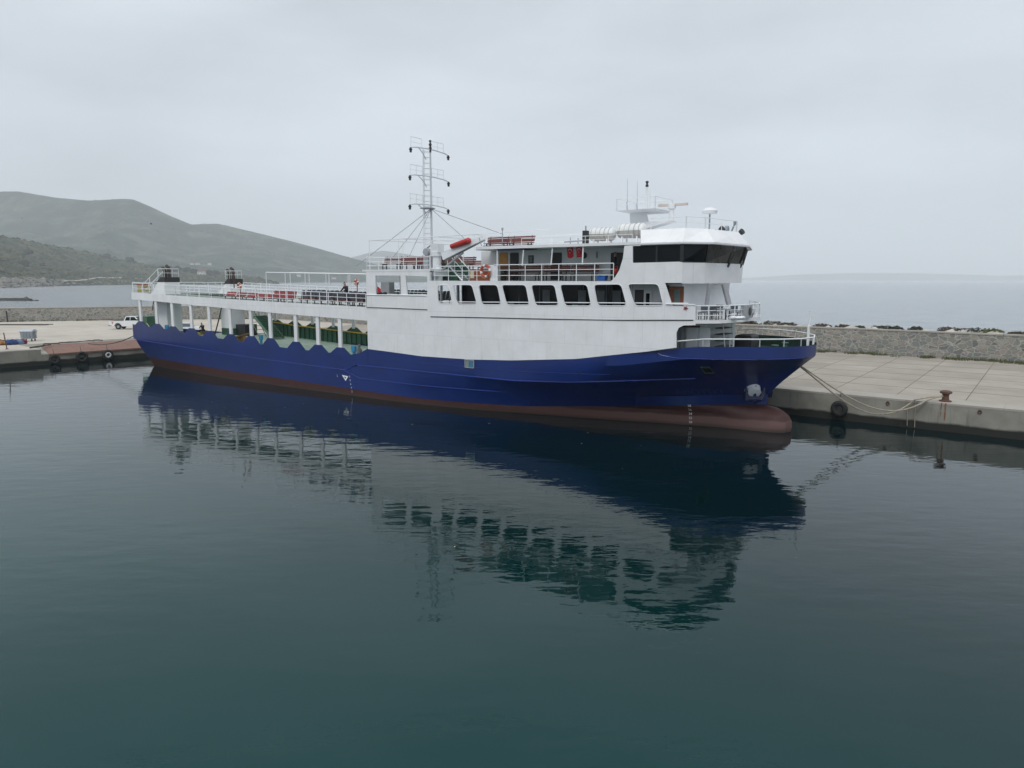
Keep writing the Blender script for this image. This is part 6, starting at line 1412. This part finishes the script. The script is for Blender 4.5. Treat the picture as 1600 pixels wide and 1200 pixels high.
q=Q(557,441,2.4); b2=buoy(q[0],2.4,q[2],'red and white lifebuoy on a pole near the white side wall on the promenade',.17); bm=B(); tube(bm,(-.02,.08,-1.5),(-.02,.08,.3),.045,n=6); ob('holder_pole',bm,REDP,b2)
bm=B(); p=Q(366,450,1.2); q=Q(366,425,1.2); path(bm,[(0,0,0),(0,0,q[2]-p[2]-.1),(-.1,0,q[2]-p[2]),(-.3,0,q[2]-p[2]-.02)],.05,6); o=ob('hook_pole',bm,RUST); o.location=W(*p); o.rotation_euler=(0,0,-A); tag(o,'brown pole with a hooked top standing before the port funnel','pole')
# life raft canisters
def raft(x0,x1,yt,yb,t_,label):
    a=Q(x0,(yt+yb)/2,t_);b=Q(x1,(yt+yb)/2,t_); L=b[0]-a[0]; Rr=(Q(x0,yt,t_)[2]-Q(x0,yb,t_)[2])/2; z=(Q(x0,yt,t_)[2]+Q(x0,yb,t_)[2])/2
    t=sthing('life_raft',label,'life raft',(a[0]+b[0])/2,t_,z,0,'life raft canisters')
    LR=mat('ribbed_white_fibreglass_%d'%x0,(.72,.73,.72),.5,.1,2,streak=.4,streakcol=(.4,.37,.32)); LD_=mat('darker_fibreglass_%d'%x0,(.42,.40,.37),.6,.2,2,streak=.4)
    for nm,sg,m_ in (('upper_shell',1,LR),('lower_shell',-1,LD_)):  # lower shell has a darker base colour than the upper
        bm=B(); nn=26; g=[]
        for i in range(nn+1):
            x=-L/2+L*i/nn; e=min(1,(.5*L-abs(x))/(.16*L)); rr=Rr*(.70+.30*math.sqrt(max(0,1-(1-e)**2)))*(1+.035*math.cos(i*math.pi*2/4)); g.append([bm.verts.new((x,math.cos(k*math.pi/10)*rr,sg*math.sin(k*math.pi/10)*rr+sg*.008)) for k in range(11)])
        for u,v in zip(g,g[1:]):
            for k in range(10): bm.faces.new((u[k],u[k+1],v[k+1],v[k]))
        bm.faces.new(g[0]);bm.faces.new(g[-1]); ob(nm,bm,m_,t,smooth=True,sharp=50)
    bm=B()
    for k in (-.36,-.18,0,.18,.36): torus(bm,(k*L,0,0),Rr*1.03,.016,'X',20,4)
    ob('lashing',bm,GREY,t)
    bm=B(); zb=11.13-z
    for k in (-.28,.28):
        box(bm,k*L-.04,k*L+.04,-Rr*.8,Rr*.8,-Rr-.02,-Rr+.10)
        for y in (-Rr*.75,Rr*.75): box(bm,k*L-.04,k*L+.04,y-.04,y+.04,zb,-Rr+.05)
    ob('cradle',bm,RAILW,t)
raft(923,960,357,377,2.0,'white ribbed life raft canister on the wheelhouse roof, left one of two'); raft(967,1008,350.5,373,2.6,'white ribbed life raft canister nearest the radar mast')
# hanging flags
FR=mat('red_flag_cloth',(.55,.02,.03),.85,.12,4); FW_=mat('white_flag_print',(.75,.72,.72),.85,.05,4)
def flag(x0,x1,y0,y1,label,rnd_bottom):
    a=Q(x0,y0,.9);b=Q(x1,y1,.9); w_=b[0]-a[0]; h_=a[2]-b[2]; t=sthing('flag',label,'flag',(a[0]+b[0])/2,.9,a[2],0,'red crescent flags under the roof')
    def wav(x,z): return .03*math.sin(x*14+z*3)+.02*math.sin(z*9)
    bm=B(); nx,nz_=8,12; g=[]
    for i in range(nx+1):
        x=-w_/2+w_*i/nx; bot=-h_*(1-(.16*(abs(2*x/w_))**3 if rnd_bottom else 0)); g.append([bm.verts.new((x,wav(x,bot*j/nz_),bot*j/nz_)) for j in range(nz_+1)])
    for u,v in zip(g,g[1:]):
        for j in range(nz_): bm.faces.new((u[j],u[j+1],v[j+1],v[j]))
    ob('cloth',bm,FR,t,smooth=True)
    bm=B(); cz=-h_*.30; r1=w_*.26; pts=[]
    for k in range(21): 
        an=math.radians(-90-50)+math.radians(280)*k/20; 
    # crescent opening downwards, star below it
    o1=[(math.cos(a_)*r1,cz+math.sin(a_)*r1) for a_ in [math.radians(-50+280*k/20) for k in range(21)]]
    c2=cz-r1*.28; o2=[(math.cos(a_)*r1*.80,c2+math.sin(a_)*r1*.80) for a_ in [math.radians(230-280*k/20) for k in range(21)]]
    V1=[bm.verts.new((x,wav(x,z)-.012,z)) for x,z in o1]; V2=[bm.verts.new((x,wav(x,z)-.012,z)) for x,z in o2[::-1]]
    for k in range(20): bm.faces.new((V1[k],V1[k+1],V2[k+1],V2[k]))
    sc_=-h_*.50; ctr=bm.verts.new((0,wav(0,sc_)-.012,sc_)); st=[]
    for k in range(10): rr=(r1*.42 if k%2==0 else r1*.17); an=math.radians(-90+36*k); st.append(bm.verts.new((math.cos(an)*rr,wav(0,sc_)-.012,sc_+math.sin(an)*rr)))
    for k in range(10): bm.faces.new((ctr,st[k],st[(k+1)%10]))
    ob('crescent_and_star',bm,FW_,t)
    bm=B(); tube(bm,(-w_/2-.03,0,.01),(w_/2+.03,0,.01),.02,n=5); tube(bm,(0,0,.01),(0,0,10.97-a[2]),.012,n=4); ob('hanging_rod',bm,GREY,t)
flag(886,895.5,386.5,403.5,'hanging red flag with white crescent and rounded bottom, left one',True); flag(900.5,909.5,386,402,'hanging red flag with white crescent, right one beside the white stanchion',False)
q=Q(589,443,4.5); t=sthing('flag','furled red flag hanging in the left open frame of the side','flag',q[0],4.5,7.0); bm=B(); tube(bm,(0,0,0),(0,0,1.7),.03); ob('staff',bm,GREY,t)
bm=B(); a=[bm.verts.new(p) for p in ((.03,0,1.45),(.50,.05,1.15),(.35,.02,.55),(.22,-.03,.05),(.08,0,.6))]; bm.faces.new(a); r_=bmesh.ops.extrude_face_region(bm,geom=bm.faces[:]); bmesh.ops.translate(bm,vec=(0,.05,0),verts=[v for v in r_['geom'] if isinstance(v,bmesh.types.BMVert)]); ob('cloth',bm,FR,t)
# loose items
q=Q(941,435,1.2); t=sthing('plastic_crate','bright blue plastic crate on the deck below the rail near the dark figure','crate',q[0],1.2,8.93); bm=B(); hexa(bm,[(-.25,-.18,.02),(.25,-.18,.02),(.25,.18,.02),(-.25,.18,.02)],[(-.29,-.22,.32),(.29,-.22,.32),(.29,.22,.32),(-.29,.22,.32)]); ob('tub',bm,BLUEP,t); bm=B(); torus(bm,(0,0,.32),.27,.02,'Z',16,5); ob('rim',bm,BLUEP,t)
q=Q(787,433,1.5); t=sthing('rubbish_bin','black bag lined bin before the yellow door','bin',q[0],1.5,8.93); bm=B(); lathe(bm,[(.16,0),(.22,.5),(.24,.52),(.2,.62),(.08,.72),(.02,.7)],12); ob('bin',bm,BLACK,t,smooth=True)
# balcony table and chairs
t=sthing('table','dark slatted table on the forward balcony','table',61.0,1.7,6.8); bm=B(); box(bm,-.6,.6,-.35,.35,.56,.60); ob('tabletop',bm,GREY,t)
for x,y in ((-.5,-.3),(.5,-.3),(-.5,.3),(.5,.3)): bm=B(); box(bm,x-.03,x+.03,y-.03,y+.03,0,.56); ob('leg',bm,BLACK,t)
def chair(label):
    t=thing('chair',label,'chair'); bm=B(); box(bm,-.2,.2,-.2,.2,.36,.40); ob('seat',bm,DGREY,t); bm=B(); box(bm,-.2,.2,.18,.22,.42,.78); ob('backrest',bm,DGREY,t)
    for x in (-.17,.17):
        for y in (-.17,.17): bm=B(); box(bm,x-.02,x+.02,y-.02,y+.02,0,.36); ob('leg',bm,BLACK,t)
    return t
c0=chair('x')
for i,(s,t_,rz,lb) in enumerate([(60.35,1.0,0,'dark chair at the aft corner of the balcony table'),(61.0,1.0,R(180),'dark chair on the near side of the balcony table'),(61.6,2.5,R(20),'dark chair at the forward end of the balcony table'),(60.7,2.45,0,'dark chair behind the balcony table')]):
    put(c0,i==0,s,t_,6.8,rz,lb,'chairs on the forward balcony')
q=Q(1133,487,3.2); t=sthing('air_conditioner','grey cabinet standing on the balcony behind the rail','cabinet',61.95,3.6,6.8); bm=B(); box(bm,-.2,.2,-.45,.45,.02,.75); ob('casing',bm,GREY,t); bm=B(); lathe(bm,[(.24,0),(.24,.03),(.05,.04)],14,'X',(.2,0,.4)); ob('fan_grille',bm,BLACK,t)
t=sthing('deck_bag','white sacks lying on the balcony floor by the rail','bag',61.8,2.0,6.8); bm=B(); r=random.Random(2)
for i in range(4): rock(bm,(r.uniform(-.4,.4),r.uniform(-.2,.2),.1),.22,.5,2,jit=.08,rnd=r)
ob('sack',bm,WHITE2,t,smooth=True)
t=sthing('deck_bag','grey covered heap at the forward end of the balcony','bag',61.5,5.0,6.8); bm=B(); rock(bm,(0,0,.25),.5,.75,2,jit=.08,rnd=r); ob('cover',bm,GREY,t,smooth=True); bm=B(); rock(bm,(-.5,-1,.08),.3,.3,2,jit=.1,rnd=r); ob('blue_sheet',bm,mat('blue_sheet',(.03,.10,.20),.8,.2,3),t,smooth=True)
# timber/cardboard on the car deck
q=Q(375,519,4.5); t=sthing('cardboard_pile','pile of brown cardboard and planks on the green car deck','cardboard',q[0],4.5,dz(q[0])); bm=B()
hexa(bm,[(-1.2,-.4,.02),(.6,-.4,.02),(.6,.5,.02),(-1.2,.5,.02)],[(-1.1,-.35,.5),(.1,-.4,.75),(.2,.5,.8),(-1,.5,.5)]); hexa(bm,[(-.3,-.5,.5),(1.5,-.45,.95),(1.5,.1,.95),(-.3,.1,.5)],[(-.3,-.5,.62),(1.5,-.45,1.08),(1.5,.1,1.08),(-.3,.1,.62)]); ob('cardboard',bm,BROWN,t)
bm=B(); 
for k in range(4): tube(bm,(-.2+k*.5,-.7,.06),(1.2+k*.3,.4,.2),.05,n=4)
ob('planks',bm,mat('pale_planks',(.40,.30,.18),.8,.2,4),t)
q=Q(307,518,3.2); t=sthing('gas_trolley','small yellow trolley beside the seated crew member on the car deck','trolley',q[0],3.2,dz(q[0])); bm=B(); box(bm,-.35,.35,-.2,.2,.25,.75); ob('body',bm,YELLOW,t)
for x in (-.25,.25): bm=B(); tube(bm,(x,-.24,.14),(x,.24,.14),.14,n=12); ob('wheel',bm,BLACK,t)
# ---- people
def skin(name,J,E,m,parent,sub=2):
    me=bpy.data.meshes.new(name); me.from_pydata([j[:3] for j in J],E,[]); o=bpy.data.objects.new(name,me); C.objects.link(o)
    md=o.modifiers.new('s','SKIN'); sv=me.skin_vertices[0].data
    for i,j in enumerate(J): sv[i].radius=(j[3],j[4] if len(j)>4 else j[3]); sv[i].use_root=(i==0)
    o.modifiers.new('b','SUBSURF').levels=sub; md2=o.modifiers['b']; md2.render_levels=sub
    dg=bpy.context.evaluated_depsgraph_get(); nm=bpy.data.meshes.new_from_object(o.evaluated_get(dg)); nm.name=name
    for p in nm.polygons: p.use_smooth=True
    nm.materials.clear(); nm.materials.append(m); C.objects.unlink(o); bpy.data.objects.remove(o)
    o=bpy.data.objects.new(name,nm); C.objects.link(o); o.parent=parent; return o
def person(s,t_,z,rz,label,pose,jacket,trousers,sc_=1.0):
    t=sthing('person',label,'person',s,t_,z,rz)
    if pose=='stand':
        P=dict(pel=(0,0,.93),bel=(0,0,1.10),ch=(0,-.02,1.33),nk=(0,0,1.50),hd0=(0,.01,1.60),hd1=(0,.02,1.72))
        sh={s_:(s_*.19,0,1.42) for s_ in (-1,1)}; el={s_:(s_*.25,.02,1.14) for s_ in (-1,1)}; wr={s_:(s_*.23,.12,.90) for s_ in (-1,1)}; ha={s_:(s_*.22,.15,.80) for s_ in (-1,1)}
        hp={s_:(s_*.10,0,.90) for s_ in (-1,1)}; kn={s_:(s_*.11,.02,.49) for s_ in (-1,1)}; an={s_:(s_*.12,-.02,.09) for s_ in (-1,1)}; to={s_:(s_*.13,.15,.04) for s_ in (-1,1)}
    elif pose=='lean':
        P=dict(pel=(0,-.05,.93),bel=(0,.02,1.09),ch=(0,.12,1.30),nk=(0,.17,1.46),hd0=(0,.21,1.55),hd1=(0,.24,1.67))
        sh={s_:(s_*.19,.13,1.39) for s_ in (-1,1)}; el={s_:(s_*.26,.28,1.16) for s_ in (-1,1)}; wr={s_:(s_*.18,.46,1.08) for s_ in (-1,1)}; ha={s_:(s_*.14,.54,1.06) for s_ in (-1,1)}
        hp={s_:(s_*.10,-.05,.90) for s_ in (-1,1)}; kn={s_:(s_*.11,0,.49) for s_ in (-1,1)}; an={s_:(s_*.13,-.05,.09) for s_ in (-1,1)}; to={s_:(s_*.14,.12,.04) for s_ in (-1,1)}
    else:
        P=dict(pel=(0,-.05,.50),bel=(0,-.03,.68),ch=(0,.05,.92),nk=(0,.10,1.08),hd0=(0,.14,1.17),hd1=(0,.18,1.29))
        sh={s_:(s_*.19,.06,1.00) for s_ in (-1,1)}; el={s_:(s_*.26,.18,.76) for s_ in (-1,1)}; wr={s_:(s_*.12,.38,.70) for s_ in (-1,1)}; ha={s_:(s_*.07,.46,.70) for s_ in (-1,1)}
        hp={s_:(s_*.10,-.03,.48) for s_ in (-1,1)}; kn={s_:(s_*.15,.40,.52) for s_ in (-1,1)}; an={s_:(s_*.14,.42,.10) for s_ in (-1,1)}; to={s_:(s_*.15,.60,.05) for s_ in (-1,1)}
    J=[P['pel']+(.13,.10),P['bel']+(.125,.09),P['ch']+(.155,.10),P['nk']+(.055,),P['hd0']+(.085,.095),P['hd1']+(.075,.09)]; E=[(0,1),(1,2),(2,3),(3,4),(4,5)]
    for s_ in (-1,1):
        i=len(J); J+=[sh[s_]+(.055,),el[s_]+(.042,),wr[s_]+(.028,),ha[s_]+(.032,.018)]; E+=[(2,i),(i,i+1),(i+1,i+2),(i+2,i+3)]
        for k in range(4):
            d=Vector(ha[s_])-Vector(wr[s_]); d.normalize(); b=len(J); q=Vector(ha[s_])+d*(.075-.008*abs(k-1.3))+Vector(((k-1.5)*.018,0,0)); J.append(tuple(q)+(.009,)); E.append((i+3,b))
        b=len(J); J.append((ha[s_][0]-s_*.035,ha[s_][1]+.02,ha[s_][2]+.01,.010)); E.append((i+2,b))
        i=len(J); J+=[hp[s_]+(.085,),kn[s_]+(.055,),an[s_]+(.038,),to[s_]+(.035,.028)]; E+=[(0,i),(i,i+1),(i+1,i+2),(i+2,i+3)]
    skin('body',J,E,SKIN,t,1)
    J=[P['bel']+(.155,.125),P['ch']+(.185,.135),tuple(Vector(P['nk'])-Vector((0,0,.05)))+(.085,)]; E=[(0,1),(1,2)]; lowj=Vector(P['bel']).lerp(Vector(P['pel']),.9); J.append(tuple(lowj)+(.155,.13)); E.append((0,3))
    for s_ in (-1,1): i=len(J); J+=[sh[s_]+(.078,),el[s_]+(.062,),wr[s_]+(.046,)]; E+=[(1,i),(i,i+1),(i+1,i+2)]
    skin('jacket',J,E,jacket,t,1)
    J=[P['pel']+(.145,.12)]; E=[]
    for s_ in (-1,1): i=len(J); J+=[hp[s_]+(.10,),kn[s_]+(.072,),an[s_]+(.055,)]; E+=[(0,i),(i,i+1),(i+1,i+2)]
    skin('trousers',J,E,trousers,t,1)
    for s_ in (-1,1): skin('shoe',[(an[s_][0],an[s_][1]-.03,.06,.05),tuple(Vector(to[s_])+Vector((0,.02,0)))+(.045,.035)],[(0,1)],BLACK,t,1)
    h=Vector(P['hd1']); skin('hair',[tuple(h+Vector((0,-.035,-.02)))+(.095,.085),tuple(h+Vector((0,-.02,.05)))+(.09,.06)],[(0,1)],HAIR,t,1)
    # face: nose, eyes, mouth as small features of the head
    f=Vector(P['hd0']).lerp(h,.45)+Vector((0,.095,0)); bm=B(); tube(bm,f+Vector((0,-.01,.02)),f+Vector((0,.02,-.02)),.010,.016,n=6); ob('nose',bm,SKIN,t)
    for s_ in (-1,1): bm=B(); lathe(bm,[(.003,-.01),(.012,0),(.003,.01)],8,'Y',tuple(f+Vector((s_*.033,-.01,.03)))); ob('eye',bm,BLACK,t); bm=B(); rock(bm,tuple(f+Vector((s_*.09,-.10,0))),.025,1.3,1,jit=.05); ob('ear',bm,SKIN,t)
    bm=B(); box(bm,f.x-.025,f.x+.025,f.y-.02,f.y-.003,f.z-.055,f.z-.048); ob('mouth',bm,mat('lip_%d'%len(MATS),(.25,.10,.08),.6,.1,4),t)
    t.scale=(sc_,)*3
    return t
q=Q(543,455,1.1); person(q[0],1.1,fz(q[0])-.12,R(170),'person in a dark jacket and blue jeans standing among the grey seats on the promenade','lean',CLOTHD,JEANS,1.13)
q=Q(317,516,7.2); person(q[0],7.2,dz(q[0])-.02,R(95),'person in dark clothes sitting on the car deck between two white pillars','sit',CLOTHD,CLOTHD,1.0)
bm=B(); t=sthing('stool','low crate used as a stool beneath the seated person','stool',q[0],7.2,dz(q[0])); box(bm,-.22,.22,-.22,.22,0,.38); ob('crate',bm,BROWN,t)
q=Q(963,420,1.7); pp=person(q[0]-.1,1.7,8.93,R(-60),'person in black standing at the forward end of the boat deck rail','stand',CLOTHD,CLOTHD,.98)
q=Q(963,418,1.2); t=sthing('red_bag','red bag held low beside the person in black','bag',q[0]-.05,1.25,9.35); bm=B(); rock(bm,(0,0,.15),.17,1.1,2,jit=.08); ob('bag',bm,REDP,t,smooth=True); bm=B(); path(bm,[(-.1,0,.28),(-.05,0,.45),(.05,0,.45),(.1,0,.28)],.015,5); ob('strap',bm,REDP,t)
